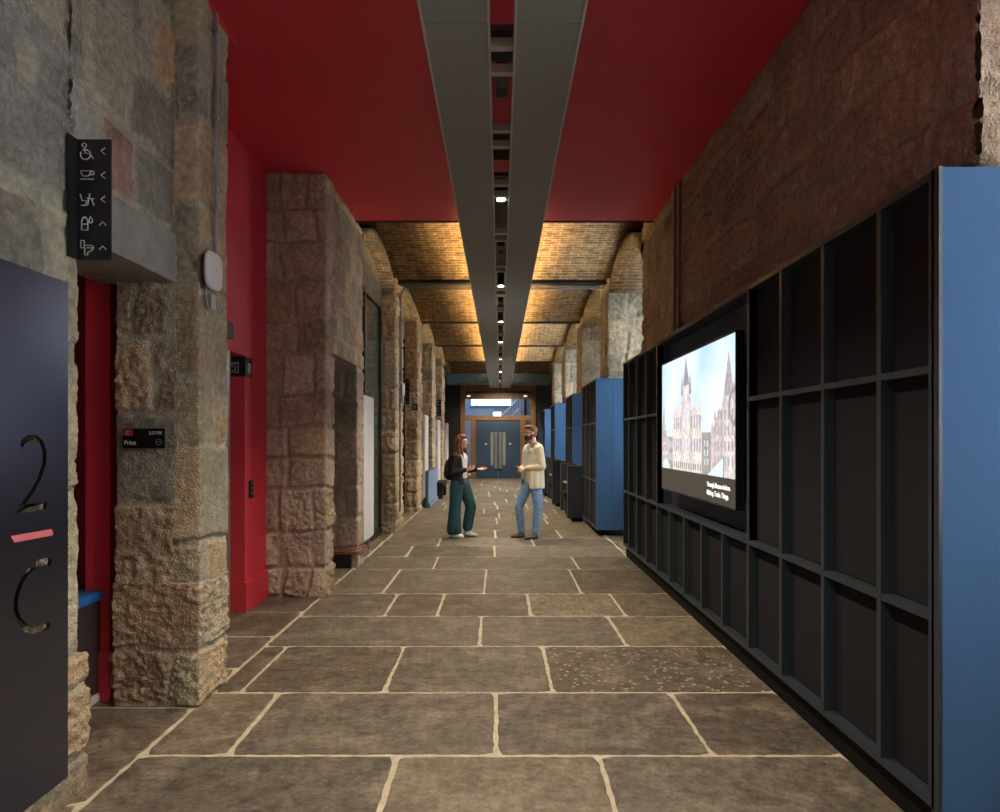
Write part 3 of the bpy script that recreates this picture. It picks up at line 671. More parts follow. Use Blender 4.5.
# ------------------------------------------------------------------ panelled display unit with screen
X0 = 1.70
def add_unit():
    t = empty('acoustic_wall_unit', (X0, 2.585, 0), label='long dark panelled wall unit with a blue fabric end holding the big screen', cat='wall unit')
    Y0 = 2.585
    def B(mb, xa, xb, ya, yb, za, zb, bev=0): return mb.box(xa - X0, xb - X0, ya - Y0, yb - Y0, za, zb, bev)
    zr = [.15, .885, 1.865, 2.657]; th = .034
    near = [2.585, 2.947, 3.463, 3.985, 4.515]; far = [7.146, 7.67, 8.19, 8.71, 9.12]
    sub = [4.515 + .5262 * i for i in range(6)]
    bk = X0 + .058
    # carcass
    mb = MB(); B(mb, bk + .012, 1.905, 2.60, 4.515, .15, 2.645); B(mb, bk + .012, 1.905, 7.18, 9.10, .15, 2.645); B(mb, bk + .012, 1.905, 4.5, 7.19, .15, .88); B(mb, 1.85, 1.905, 4.5, 7.19, .88, 2.645)
    B(mb, X0, 1.85, 4.515, 7.18, 2.62, 2.645)
    mb.build('carcass', M['navy'], t)
    # frame grid
    mb = MB()
    for y in near + far[:-1]: B(mb, X0, bk + .014, y, y + th, .15, 2.657, .0015)
    B(mb, X0, bk + .014, 9.12 - th, 9.12, .15, 2.657)
    for z in (zr[1], zr[2]):
        B(mb, X0 + .001, bk + .013, 2.60, 4.515, z, z + .030); B(mb, X0 + .001, bk + .013, 7.146, 9.11, z, z + .030)
    B(mb, X0 + .001, 1.85, 4.515, 7.146, zr[1], zr[1] + .030)
    for y in sub[1:-1]: B(mb, X0, bk + .014, y, y + th, .15, zr[1])
    B(mb, X0 + .001, bk + .013, 2.60, 9.11, .15, .18); B(mb, X0 + .001, bk + .013, 2.60, 9.11, 2.627, 2.657)
    mb.build('frame', M['slate_frame'], t)
    for yy in (7.146, 4.515):
        mb = MB(); B(mb, X0 + .01, 1.85, yy, yy + .034, .9, 2.64); mb.build('bay_cheek', M['navy'], t)
    # fabric panels, one per bay
    def panel(ya, yb, za, zb):
        mb = MB(); B(mb, bk - .001, bk + .012, ya + .003, yb - .003, za + .003, zb - .003, .004); mb.build('fabric_panel', M['charcoal'], t)
    for ys in (near, far):
        for i in range(4):
            a = ys[i] + th; b = ys[i + 1]
            if ys is far and i == 3: b -= th
            panel(a, b, .18, zr[1]); panel(a, b, zr[1] + .03, zr[2]); panel(a, b, zr[2] + .03, 2.627)
    for i in range(5): panel(sub[i] + (th if i else th), sub[i + 1], .18, zr[1])
    mb = MB(); B(mb, 1.838, 1.850, 4.55, 7.146, .915, 2.62); mb.build('bay_back', M['navy'], t)
    mb = MB(); B(mb, X0 + .002, 2.60, 2.560, 2.586, .10, 2.66, .003); mb.build('end_panel', M['blue_fabric'], t)
    mb = MB(); B(mb, X0 - .0, X0 + .014, 2.556, 2.60, .10, 2.662); mb.build('end_trim', M['slate_frame'], t)
    mb = MB(); B(mb, X0 + .04, 1.90, 2.60, 9.10, 0, .15); mb.build('plinth', M['plinth'], t)
add_unit()

def screen_picture(nu, nv):
    """sky and a grey gothic town building, u across (0 far end .. 1 near end), v up"""
    u, v = np.meshgrid(np.linspace(0, 1, nu), np.linspace(0, 1, nv), indexing='ij'); u = u.ravel(); v = v.ravel()
    p = np.stack([u * 2, v, u * 0], 1)
    cl = .5 + .5 * fbm(p, 2.3, 4, 3)
    sky = np.array([.38, .62, .92])[None] * (1 - cl[:, None]) + np.array([.80, .88, .97])[None] * cl[:, None]
    sky = sky * (1 - .35 * (1 - v))[:, None] + .35 * (1 - v)[:, None] * np.array([.95, .97, 1.0])
    col = sky.copy()
    def put(mask, c, nz=.25, f=30, seed=1):
        nn = 1 + nz * .8 * fbm(p, f, 3, seed); col[mask] = (np.array(c)[None] * nn[:, None])[mask]
    st = (.74, .65, .62)
    def block(a, b, t, c=st, seed=1): put((u > a) & (u < b) & (v < t), c, .3, 34, seed)
    def spire(cx, w, z0, z1, c=(.34, .31, .36)): put((np.abs(u - cx) < w * np.clip((z1 - v) / (z1 - z0), 0, 1)) & (v > z0) & (v < z1), c, .3, 40, 5)
    def windows(a, b, z0, z1, n, m, c=(.28, .30, .38)):
        gu = (u - a) / (b - a) * n; gv = (v - z0) / (z1 - z0) * m
        mk = (gu > 0) & (gu < n) & (gv > 0) & (gv < m) & (np.abs(gu % 1 - .5) < .2) & (np.abs(gv % 1 - .5) < .33)
        put(mk, c, .2, 50, 8)
    block(.10, .22, .30, (.34, .32, .30), 2); block(.62, .75, .33, (.34, .31, .30), 2)
    windows(.13, .20, .06, .28, 2, 2, (.6, .68, .75)); windows(.65, .72, .06, .28, 2, 3, (.6, .68, .75))
    block(.20, .35, .53, st, 3); block(.46, .63, .53, st, 4); block(.32, .50, .48, (.62, .54, .50), 5)
    for i in range(5): spire(.205 + i * .035, .012, .53, .60 + .03 * (i in (0, 4)), st); spire(.47 + i * .038, .012, .53, .60 + .03 * (i in (0, 4)), st)
    block(.345, .475, .72, (.60, .53, .50), 6); block(.36, .46, .80, st, 7)
    spire(.35, .018, .66, .86); spire(.47, .018, .66, .86); spire(.385, .016, .74, .84); spire(.44, .016, .74, .84); spire(.41, .045, .74, .99)
    windows(.38, .44, .58, .74, 1, 1, (.80, .85, .9)); windows(.37, .45, .34, .56, 1, 1, (.62, .66, .78)); windows(.36, .46, .14, .32, 2, 1, (.5, .55, .66))
    windows(.215, .345, .34, .50, 4, 1); windows(.475, .625, .34, .50, 4, 1); windows(.215, .345, .14, .31, 4, 1); windows(.475, .625, .14, .31, 4, 1)
    windows(.21, .63, .01, .09, 13, 1, (.2, .19, .22))
    block(0, .09, .36, (.62, .56, .50), 9); spire(.035, .04, .30, .66, (.5, .46, .45)); block(.09, .13, .28, (.55, .5, .47), 2); windows(.01, .09, .05, .33, 3, 3)
    put((u > .74) & (v < .36 + (u - .74) * 1.25 + .02 * np.sin(u * 160)), (.58, .49, .48), .32, 34, 11)
    spire(.935, .060, .54, .90, (.42, .38, .42)); block(.885, .985, .58, (.66, .58, .56), 4); windows(.77, .99, .06, .50, 6, 4, (.36, .34, .40))
    put((u > .93) & (np.abs(np.hypot((u - 1) * 2, v - .5) - .12) < .018), (.3, .28, .3))
    put((u > .03) & (u < .14) & (v < .10 - np.abs(u - .07) * .9), (.62, .80, .80), .1)
    put((u > .70) & (u < .88) & (v < (u - .70) * .8), (.66, .84, .84), .1)
    put((u > .875) & (u < .885) & (v < .15), (.2, .25, .28), .1)
    return np.clip(col, 0, 1)
def add_screen():
    xf = 1.68; ya, yb, za, zb = 4.70, 6.86, 1.095, 2.387
    t = empty('display_screen', (xf, ya, za), label='large wall-mounted screen showing a spired stone building', cat='screen')
    mb = MB(); mb.box(.004, .062, 0, yb - ya, 0, zb - za, .003); mb.box(.0, .01, 0, yb - ya, 0, .012); mb.box(.0, .01, 0, yb - ya, zb - za - .012, zb - za); mb.box(0, .01, 0, .014, 0, zb - za); mb.box(0, .01, yb - ya - .014, yb - ya, 0, zb - za)
    mb.build('housing', M['black_gloss'], t)
    mb = MB(); mb.box(.06, .158, .6, 1.5, .3, .95); mb.build('wall_bracket', M['black'], t)
    nu, nv = 420, 210; pic = screen_picture(nu, nv)
    U, V = np.meshgrid(np.linspace(yb - ya - .018, .018, nu), np.linspace(.222, zb - za - .016, nv), indexing='ij')
    P = np.stack([np.full(U.size, .0025), U.ravel(), V.ravel()], 1)
    idx = np.arange(nu * nv).reshape(nu, nv)
    Q = np.stack([idx[:-1, :-1].ravel(), idx[1:, :-1].ravel(), idx[1:, 1:].ravel(), idx[:-1, 1:].ravel()], 1)
    np_mesh('picture', P, Q, pic, M['screen'], None, t, smooth=False)
    mb = MB(); mb.box(.001, .005, .016, yb - ya - .016, .012, .220); mb.build('caption_bar', mat('caption_bar', (.03, .027, .022), .3, emit=(.05, .043, .033), estr=.7), t)
    ink = mat('caption_ink', (.8, .8, .8), .5, emit=(.9, .9, .9), estr=.9)
    TX = Matrix(((0, 0, -1, 0), (-1, 0, 0, 0), (0, 1, 0, 0), (0, 0, 0, 1)))
    text_mesh('lettering', 'Through Museum before.', .053, ink, t, Matrix.Translation((0, .66, .132)) @ TX, bold=.0008)
    text_mesh('lettering', 'Making. Trade. Things.', .056, ink, t, Matrix.Translation((0, .66, .066)) @ TX, bold=.0008)
add_screen()

# ------------------------------------------------------------------ tall blue units in the bays
def tall_unit(y, y1, x, lab, pf, xo=2.35):
    t = empty('tall_acoustic_unit', (x, y, 0), label=lab, cat='acoustic unit', group='tall blue units along the right wall')
    W = xo - x; D = y1 - y
    W0 = W; F0 = min(D, pf - y - .06); mb = MB(); mb.box(.03, W, .004, F0, .11, 2.62, .004)
    if D > F0 + .05: mb.box(.03, 1.79 - x, F0 - .01, D, .111, 2.619, .004)
    mb.build('body', M['blue_fabric'], t)
    s = W * .36
    mb = MB(); mb.box(.0, s - .002, -.012, .01, .10, 2.63, .003); mb.build('end_panel', M['blue_fabric'], t)
    mb = MB(); mb.box(s + .002, W, -.012, .01, .10, 2.63, .003); mb.build('end_panel', M['blue_fabric'], t)
    mb = MB(); n = 3
    for i in range(n + 1):
        yy = min(D - .03, i * D / n); mb.box(-.0, .034, yy, yy + .03, .11, 2.625)
    for z in (.11, .89, 1.87, 2.595): mb.box(.001, .033, 0, D, z, z + .03)
    mb.build('frame', M['slate_frame'], t)
    for i in range(n):
        for za, zb in ((.14, .89), (.92, 1.87), (1.90, 2.595)):
            mb = MB(); mb.box(.022, .032, i * D / n + .03, (i + 1) * D / n - .002, za, zb); mb.build('fabric_panel', M['charcoal'], t)
    mb = MB(); mb.box(.10, min(W - .05, 1.79 - x), .06, D - .05, 0, .11); mb.build('plinth', M['plinth'], t)
    return t
tall_unit(11.0, 12.85, 1.60, 'tall blue unit just beyond the dark panelled wall, with a seam down its bright end', 11.3)
tall_unit(14.7, 16.2, 1.61, 'tall navy-looking unit rising behind the first booth bench', 15.0)
tall_unit(18.45, 19.9, 1.53, 'tall bright blue unit behind the second booth, third from the panelled wall', 18.8)
tall_unit(22.1, 23.3, 1.50, 'tall blue unit next before the end one, near the double door', 22.5)
tall_unit(25.6, 26.7, 1.54, 'tall blue unit at the far end beside the timber screen', 30, xo=2.2)

def booth(y, x, xe, la, lb, lt):
    g1 = 'booth benches along the right wall'; xo = xe - x
    M_b = M['booth']
    def bench(yy, sgn, lab):
        t = empty('booth_bench', (x, yy, 0), label=lab, cat='bench', group=g1)
        mb = MB(); mb.box(0, xo, -.035, .035, .08, 1.085, .006); mb.build('back_panel', M_b, t)
        mb = MB(); mb.box(-.004, .012, -.040, .040, .08, 1.092, .002); mb.box(0, xo, -.04, .04, 1.08, 1.098, .002); mb.build('edge_trim', M['booth_trim'], t)
        mb = MB(); a, b = sorted((sgn * .035, sgn * .40)); mb.box(.03, xo, a, b, .40, .50, .02); mb.build('seat', M['charcoal'], t)
        mb = MB(); a, b = sorted((sgn * .035, sgn * .34)); mb.box(.06, xo, a, b, .08, .40); mb.build('seat_base', M_b, t)
        mb = MB(); a, b = sorted((-sgn * .02, sgn * .30)); mb.box(.10, xo - .02, a, b, 0, .08); mb.build('plinth', M['plinth'], t)
        return t
    bench(y, 1, la); bench(y + 1.42, -1, lb)
    t = empty('booth_table', (x, y + .71, 0), label=lt, cat='table', group='booth tables along the right wall')
    mb = MB(); mb.box(.0, xo, -.26, .26, .715, .74, .004); mb.build('table_top', M['table'], t)
    mb = MB(); mb.cyl((.18, 0, .02), (.18, 0, .715), .028); mb.build('leg', M['black'], t)
    mb = MB(); mb.box(.05, .30, -.18, .18, 0, .02, .004); mb.build('base', M['black'], t)
M['booth'] = mat('booth_navy', (.022, .030, .042), .85, var=.1, vscale=100)
M['booth_trim'] = mat('booth_trim', (.07, .07, .065), .5)
M['table'] = mat('table_laminate', (.30, .26, .20), .5)
booth(12.93, 1.32, 1.64, 'dark booth bench backing onto the first tall blue unit', 'dark booth bench facing it across the first table past the man', 'booth table between the first pair of dark benches')
booth(15.85, 1.25, 1.595, 'dark booth bench back beside the navy-looking tall unit', 'dark bench across the table of the second booth', 'booth table in the second booth past the man')
booth(18.8, 1.18, 1.515, 'dark booth bench behind the second booth, before the third tall unit', 'dark bench on the door side of the third booth', 'booth table in the booth closest to the double door')

# ------------------------------------------------------------------ radiators on the left
def add_radiator(loc, L, lab):
    t = empty('radiator', loc, label=lab, cat='radiator', group='tall white radiators down the left side')
    mb = MB(); mb.box(-.02, .02, 0, L, 0, 1.96, .004)
    n = int(L / .07)
    for i in range(n): mb.box(.02, .030, (i + .1) * L / n, (i + .9) * L / n, .02, 1.94, .003)
    mb.build('panel', M['rad'], t)
    mb = MB(); mb.box(-.06, -.02, -.004, L + .004, 0, 1.965, .002); mb.build('side_cover', M['rad_side'], t)
    mb = MB(); mb.tube([(-.03, .06, 0), (-.03, .06, -.235)], .01); mb.tube([(-.03, L - .06, 0), (-.03, L - .06, -.235)], .01); mb.box(-.05, -.01, .03, .09, -.07, -.02, .005); mb.build('valve_pipe', M['steel'], t)
    return t
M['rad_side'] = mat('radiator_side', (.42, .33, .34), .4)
add_radiator((-1.83, 8.72, .24), .70, 'tall white radiator beside the dark glazed bay, next past the stone passage')
add_radiator((-1.80, 15.60, .24), .72, 'white radiator beyond the pier with the square sign, before the low blue panel')
add_radiator((-1.86, 19.42, .24), .9, 'white radiator rising behind the low blue panel')
add_radiator((-1.90, 23.12, .24), .9, 'slim white radiator closest to the timber end screen')

t = empty('low_partition', (-1.72, 15.6, 0), label='low blue fabric partition standing between the white radiators', cat='partition')
mb = MB(); mb.box(-.03, .03, 0, 2.1, .10, .86, .008); mb.build('panel', M['part_blue'] if 'part_blue' in M else M['blue_fabric'], t)
mb = MB(); mb.box(-.05, .06, 0, 2.1, .0, .10, .004); mb.build('base', M['blue_fabric'], t)
mb = MB(); mb.box(-.032, .032, 0, 2.1, .86, .872); mb.build('top_trim', M['slate_frame'], t)
t = empty('bench_seat', (-1.66, 17.85, 0), label='small dark bench beyond the low blue partition, left of the woman', cat='bench')
mb = MB(); mb.box(-.12, .12, 0, 1.4, .34, .44, .02); mb.build('seat', M['charcoal'], t)
for y in (.1, 1.25):
    mb = MB(); mb.box(-.10, .10, y, y + .06, 0, .34); mb.build('leg', M['black'], t)

# ------------------------------------------------------------------ ceiling raft with slot
ZR = 3.55
def add_raft():
    t = empty('ceiling_raft', (.01, 1.0, ZR), label='long grey suspended service raft running down the middle of the ceiling', cat='ceiling raft')
    y0 = 1.0; ends = [-.2 + 0] ; joints = [.69 + 1.2 * i for i in range(22)]
    joints = [j for j in joints if j < 25.6]
    for sx, a, b in ((-1, -.373, -.063), (1, .063, .376)):
        for i in range(len(joints) - 1):
            ya, yb = joints[i] - y0, joints[i + 1] - y0
            mb = MB(); mb.box(a, b, ya + .002, yb - .002, 0, .02, .0015); mb.build('panel', M['trough'], t)
        mb = MB(); L0, L1 = joints[0] - y0, joints[-1] - y0
        xo = a if sx < 0 else b; xi = b if sx < 0 else a
        mb.box(xo - .006, xo + .006, L0, L1, -.003, .10); mb.box(xi - .005, xi + .005, L0, L1, -.004, .16)
        mb.build('edge_rail', M['trough_edge'], t)
        mb = MB(); mb.box(xi - sx * -.006, xi + sx * .012, L0, L1, .16, .20); mb.build('track', M['black'], t)
        mb = MB(); mb.box(xo - sx * .035, xo - sx * .015, 8.7 - y0, 23.7 - y0, .10, .108); mb.build('led_strip', M['led'], t)
    mb = MB(); mb.box(-.376, .378, joints[-1] - y0, joints[-1] - y0 + .01, 0, .1); mb.build('end_cap', M['trough_edge'], t)
    mb = MB()
    for a, b in ((3.62, 3.92), (4.78, 5.30), (5.62, 25.4)): mb.box(-.075, .08, a - y0, b - y0, .30, .33)  # black strips added above the slot to darken the view through it
    mb.build('slot_blackout', M['black'], t)
    k = 3.32
    while k < 25:
        for q in (0, .23):
            mb = MB(); mb.box(-.06, .06, k + q - y0, k + q - y0 + .045, .03, .075, .002); mb.build('crossbar', M['trough_edge'], t)
        k += .90 if k < 4.3 else 1.2
    k = 3.0
    while k < 25.5:
        for x in (-.25, .25):
            mb = MB(); mb.cyl((x, k - y0, .02), (x, k - y0, ZC + (.30 if k > 8.2 else 0) - ZR), .004, n=6); mb.build('hanger', M['black'], t)
        k += 3.8 if k > 3 else 3.6
    return t
add_raft()
SPY = [5.45, 8.52, 11.1, 13.4, 16.2, 19.2, 22.2, 25.0]
names = ['in the slot over the panelled wall screen', 'in the slot where the red ceiling stops', 'in the slot over the two people', 'in the slot past the first dark beam', 'in the slot before the second dark beam',
         'in the slot before the third dark beam', 'in the slot by the fourth dark beam', 'in the slot closest to the timber screen']
def add_spot(y, lab):
    t = empty('spotlight', (.01, y, ZR + .14), label='small round lit spotlight ' + lab, cat='spotlight', group='spotlights in the raft slot')
    mb = MB(); mb.cyl((0, 0, -.10), (0, 0, .06), .044, n=24); mb.build('housing', M['black'], t, False)
    mb = MB(); mb.cyl((0, 0, -.108), (0, 0, -.101), .036, n=24); mb.build('lens', M['lens'], t)
    mb = MB(); mb.box(-.058, .058, -.02, .02, .06, .075); mb.build('bracket', M['trough_edge'], t)
    return t
for y, l in zip(SPY, names): add_spot(y, l)
k = 0
places = [(3.78, 'between the first crossbars'), (7.0, 'beyond the first lit lamp'), (9.8, 'between the second and third lit lamps'), (12.2, 'past the third lit lamp'), (14.9, 'past the fourth lit lamp'), (17.9, 'past the fifth lit lamp'), (20.8, 'past the sixth lit lamp')]
for y, l in places:
    t = empty('track_head', (.01, y, ZR + .12), label='black unlit track head in the slot ' + l, cat='track light', group='unlit black track heads')
    mb = MB(); mb.box(-.036, .036, -.13, .13, -.05, .03, .008); mb.build('housing', M['black'], t)
    mb = MB(); mb.cyl((0, .03, -.06), (0, .10, .0), .03, n=16); mb.build('baffle', M['black'], t)
    mb = MB(); mb.box(-.058, .058, -.015, .015, .03, .05); mb.build('bracket', M['trough_edge'], t)

# ------------------------------------------------------------------ timber end screen, doors and the hall beyond
YE = 27.4
def add_end():
    w = empty('window_20', (0, YE, 0), kind='structure')
    def B(mb, *a, bev=0): return mb.box(*a, bev)
    mb = MB(); B(mb, -2.9, -1.64, -.05, .10, 0, 5.1); B(mb, 1.48, 2.9, -.05, .10, 0, 5.1); B(mb, -1.7, 1.6, -.05, .1, 3.90, 5.1); mb.build('surround', M['beam'], w)
    mb = MB()
    B(mb, -1.64, -1.44, -.10, .10, 0, 3.90, bev=.004); B(mb, 1.27, 1.48, -.10, .10, 0, 3.90, bev=.004)
    B(mb, -1.44, 1.27, -.10, .10, 3.62, 3.90, bev=.004)
    B(mb, -1.44, 1.27, -.08, .10, 3.30, 3.54, bev=.004)
    B(mb, -1.44, 1.27, -.10, .10, 2.42, 2.62, bev=.004)
    B(mb, -1.22, -1.00, -.08, .08, 0, 2.42, bev=.004); B(mb, .84, 1.06, -.08, .08, 0, 2.42, bev=.004)
    B(mb, -1.44, -1.22, -.05, .05, 0, .10); B(mb, 1.06, 1.27, -.05, .05, 0, .10)
    mb.build('timber_frame', M['timber'], w)
    mb = MB(); mb.box(-1.44, 1.27, -.03, .0, 3.54, 3.62); mb.build('gap', M['beam'], w)
    for a, b, c, d in ((-1.44, 1.27, 2.62, 3.30), (-1.44, -1.22, .1, 2.42), (1.06, 1.27, .1, 2.42)):
        mb = MB(); mb.box(a, b, -.006, .006, c, d); mb.build('window_pane', M['glass'], w)
    d = empty('door_2', (-.08, YE, 0), kind='structure')
    for s in (-1, 1):
        x0, x1 = (-.92, -.004) if s < 0 else (.004, .92)
        mb = MB(); mb.box(x0, x1, -.06, -.01, .01, 2.42, .003); leaf = mb.build('door_leaf', M['door_blue'], d)
        a, b = (s * .19, s * .31)
        mb = MB(); mb.box(a, b, -.068, -.06, .55, 1.92); mb.build('vision_panel', M['vision'], leaf)
        mb = MB(); mb.box(s * .03, s * .15, -.13, -.11, .42, 1.93, .004); mb.cyl((s * .09, -.12, .6), (s * .09, -.05, .6), .012); mb.cyl((s * .09, -.12, 1.75), (s * .09, -.05, 1.75), .012)
        mb.build('pull_handle', M['steel'], leaf)
        mb = MB(); mb.cyl((s * .50, -.072, 1.44), (s * .50, -.058, 1.44), .035); mb.build('disc', M['white_pl'], leaf)
    # hall beyond
    sbox('wall_hall_back', M['hall_blue'], -3.2, 3.2, 33.4, 33.5, 0, 5.6)
    sbox('wall_hall_left', M['hall_blue'], -3.3, -3.2, 27.6, 33.5, 0, 5.6)
    sbox('wall_hall_right', M['hall_dark'], 1.05, 1.15, 28.6, 33.4, 0, 5.6)
    sbox('ceiling_hall', M['white_pl'], -3.3, 3.3, 27.6, 33.5, 5.6, 5.7)
    sbox('wall_end', M['lintel'], -3.3, 3.3, 27.5, 27.6, 4.0, 5.6)
    w2 = empty('window_21', (-.6, 33.38, 3.35), kind='structure')
    mb = MB(); mb.box(-.85, 1.15, -.02, 0, 0, .95); mb.build('window_pane', mat('bright_window', (1, 1, 1), .4, emit=(.85, .93, 1), estr=1.8), w2)
    mb = MB(); mb.box(-.95, 1.2, -.06, -.02, -.06, 0); mb.box(-.95, -.85, -.06, -.02, 0, 1); mb.box(-.6, -.56, -.06, -.02, 0, .95)
    mb.build('window_frame', M['hall_blue'], w2)
    t = empty('stair_balustrade', (0, 31.5, 2.1), label='dark stair balustrade seen through the glass over the double door', cat='balustrade')
    mb = MB(); mb.tube([(.0, 0, .55), (.9, 0, 1.5)], .03); mb.tube([(0, 0, 0.05), (.9, 0, 1.0)], .03); mb.build('handrail', M['white_pl'], t)
    for i in range(9):
        mb = MB(); x = i * .11; mb.cyl((x, 0, .05 + x * 1.055), (x, 0, .55 + x * 1.055), .012, n=6); mb.build('baluster', M['black'], t)
    t = empty('exit_light', (-.12, YE - .13, 2.58), label='small bright white light box over the double door', cat='emergency light')
    mb = MB(); mb.box(-.17, .17, -.03, .03, 0, .18, .004); mb.build('housing', M['white_pl'], t)
    mb = MB(); mb.box(-.155, .155, -.034, -.03, .015, .165); mb.build('diffuser', mat('exit_glow', (1, 1, 1), .4, emit=(1, 1, .95), estr=3), t)
    mb = MB(); mb.cyl((0, 0, .18), (0, 0, 1.0), .006, n=6); mb.build('rod', M['steel'], t)
    for x, l in ((-1.30, 'left'), (1.05, 'right')):
        t = empty('surface_light', (x, YE - .08, 3.42), label='small white fitting at the %s end of the timber transom' % l, cat='light')
        mb = MB(); mb.box(-.07, .07, -.03, .0, -.03, .03, .004); mb.build('housing', mat('fit', (.9, .9, .9), .4, emit=(1, 1, 1), estr=.8), t)
M['vision'] = mat('vision_glass', (.30, .32, .33), .12, metal=.3)
M['hall_blue'] = mat('hall_blue', (.22, .33, .50), .7)
M['hall_dark'] = mat('hall_dark', (.035, .05, .085), .7)
add_end()

# ------------------------------------------------------------------ people
M['skin'] = mat('skin', (.72, .43, .31), .55, spec=.3)
M['hair_w'] = mat('auburn_hair', (.17, .060, .022), .55, var=.3, vscale=60)
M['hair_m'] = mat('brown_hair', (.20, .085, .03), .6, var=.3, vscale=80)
M['beard'] = mat('beard', (.075, .035, .018), .8)
M['card'] = mat('black_cardigan', (.016, .012, .011), .9)
M['wtop'] = mat('white_top', (.80, .78, .76), .8)
M['teal_pants'] = mat('teal_trousers', (.009, .060, .078), .8, var=.15, vscale=20)
M['shoe_w'] = mat('white_shoes', (.78, .79, .82), .5)
M['bag'] = mat('black_backpack', (.012, .014, .020), .7)
M['jacket'] = mat('cream_jacket', (.76, .70, .55), .85, var=.08, vscale=30)
M['tee'] = mat('pale_tee', (.55, .56, .56), .85)
M['jeans'] = mat('light_jeans', (.17, .29, .50), .85, var=.25, vscale=18)
M['shoe_m'] = mat('grey_brown_shoes', (.10, .085, .07), .7)
M['eye'] = mat('eye', (.02, .015, .012), .3)
M['lip'] = mat('lip', (.40, .12, .10), .5)
M['wear'] = mat('glasses_rim', (.03, .025, .02), .3)

class Fig:
    def __init__(s, x, y, yaw, label):
        s.a = yaw; s.t = empty('person', (x, y, 0), label=label, cat='person')
        s.f = Vector((math.cos(yaw), math.sin(yaw), 0)); s.l = Vector((-math.sin(yaw), math.cos(yaw), 0))
    def P(s, p): return s.f * p[0] + s.l * p[1] + Vector((0, 0, p[2]))
    def chain(s, mb, pts, rs):
        for i in range(len(pts) - 1): mb.cap(s.P(pts[i]), s.P(pts[i + 1]), rs[i], rs[i + 1])
    def ell(s, mb, c, r, tilt=0): mb.ell(s.P(c), r, rz=s.a, tilt=tilt)
    def hand(s, mb, wrist, dirv, curl, palmn, side, k=1.0, spread=.012):
        """five fingers; dirv = pointing direction, palmn = direction the palm faces, side=+1/-1 thumb side"""
        w = Vector(wrist); d = Vector(dirv).normalized(); n = Vector(palmn); n = (n - d * n.dot(d)).normalized(); e = d.cross(n) * side
        V = lambda q: tuple(q)
        for j in (-.026, -.009, .009, .026): s.chain(mb, [V(w + e * j * .5), V(w + d * .085 * k + e * j)], [.014, .012])
        L = [.062, .075, .078, .068]
        for i, j in enumerate((-.033, -.011, .011, .033)):
            b = w + d * .088 * k + e * j; L_ = L[i] * k; o = e * (spread * (i - 1.5) / 1.5)
            m1 = b + d * L_ * .5 + n * curl * L_ * .25 + o * .5; t = m1 + d * L_ * .42 + n * curl * L_ * .55 + o
            s.chain(mb, [V(b), V(m1), V(t)], [.0088, .0080, .0068])
        b = w + d * .025 + e * .024; s.chain(mb, [V(b), V(b + d * .035 + e * .03 + n * .01), V(b + d * .068 + e * .038 + n * .018)], [.0125, .0100, .0082])
    def head(s, mb, c, k=1.0, male=False):
        x, y, z = c
        s.ell(mb, (x - .012, y, z + .022), (.094 * k, .074 * k, .090 * k))
        s.ell(mb, (x + .022, y, z - .035), (.066 * k, .058 * k, .080 * k))
        s.ell(mb, (x + .045, y, z - .088), (.034 * k, .034 * k, .026 * k))
        s.chain(mb, [(x + .083, y, z + .010), (x + .103, y, z - .026)], [.009, .013])
        s.ell(mb, (x + .080, y, z - .052), (.016, .022, .010))
        for q in (-1, 1):
            s.ell(mb, (x + .062, y + q * .034, z - .028), (.022, .020, .02)); s.ell(mb, (x - .005, y + q * .076, z - .015), (.020, .008, .032))
            s.ell(mb, (x + .074, y + q * .030, z + .022), (.012, .022, .008))
    def face(s, c, lipw=.02):
        x, y, z = c; mb = MB()
        for q in (-1, 1): s.ell(mb, (x + .080, y + q * .031, z + .004), (.008, .013, .006))
        mb.build('eyes', M['eye'], s.t, True)
        mb = MB(); s.ell(mb, (x + .091, y, z - .055), (.008, lipw, .006)); mb.build('mouth', M['lip'], s.t, True)
    def shoe(s, name, m, ank, toe, z0=0):
        mb = MB(); a = Vector(ank); t = Vector(toe); d = (t - a)
        s.chain(mb, [(a.x, a.y, z0 + .045), (a.x + d.x * .5, a.y + d.y * .5, z0 + .040), (t.x, t.y, z0 + .030)], [.043, .040, .030])
        s.chain(mb, [(a.x - d.x * .15, a.y - d.y * .15, z0 + .04), (a.x, a.y, z0 + .09)], [.038, .042])
        for v in mb.bm.verts:
            if v.co.z < z0 + .004: v.co.z = z0 + .004
        return remeshed(mb, name, m, s.t, .007, 3)

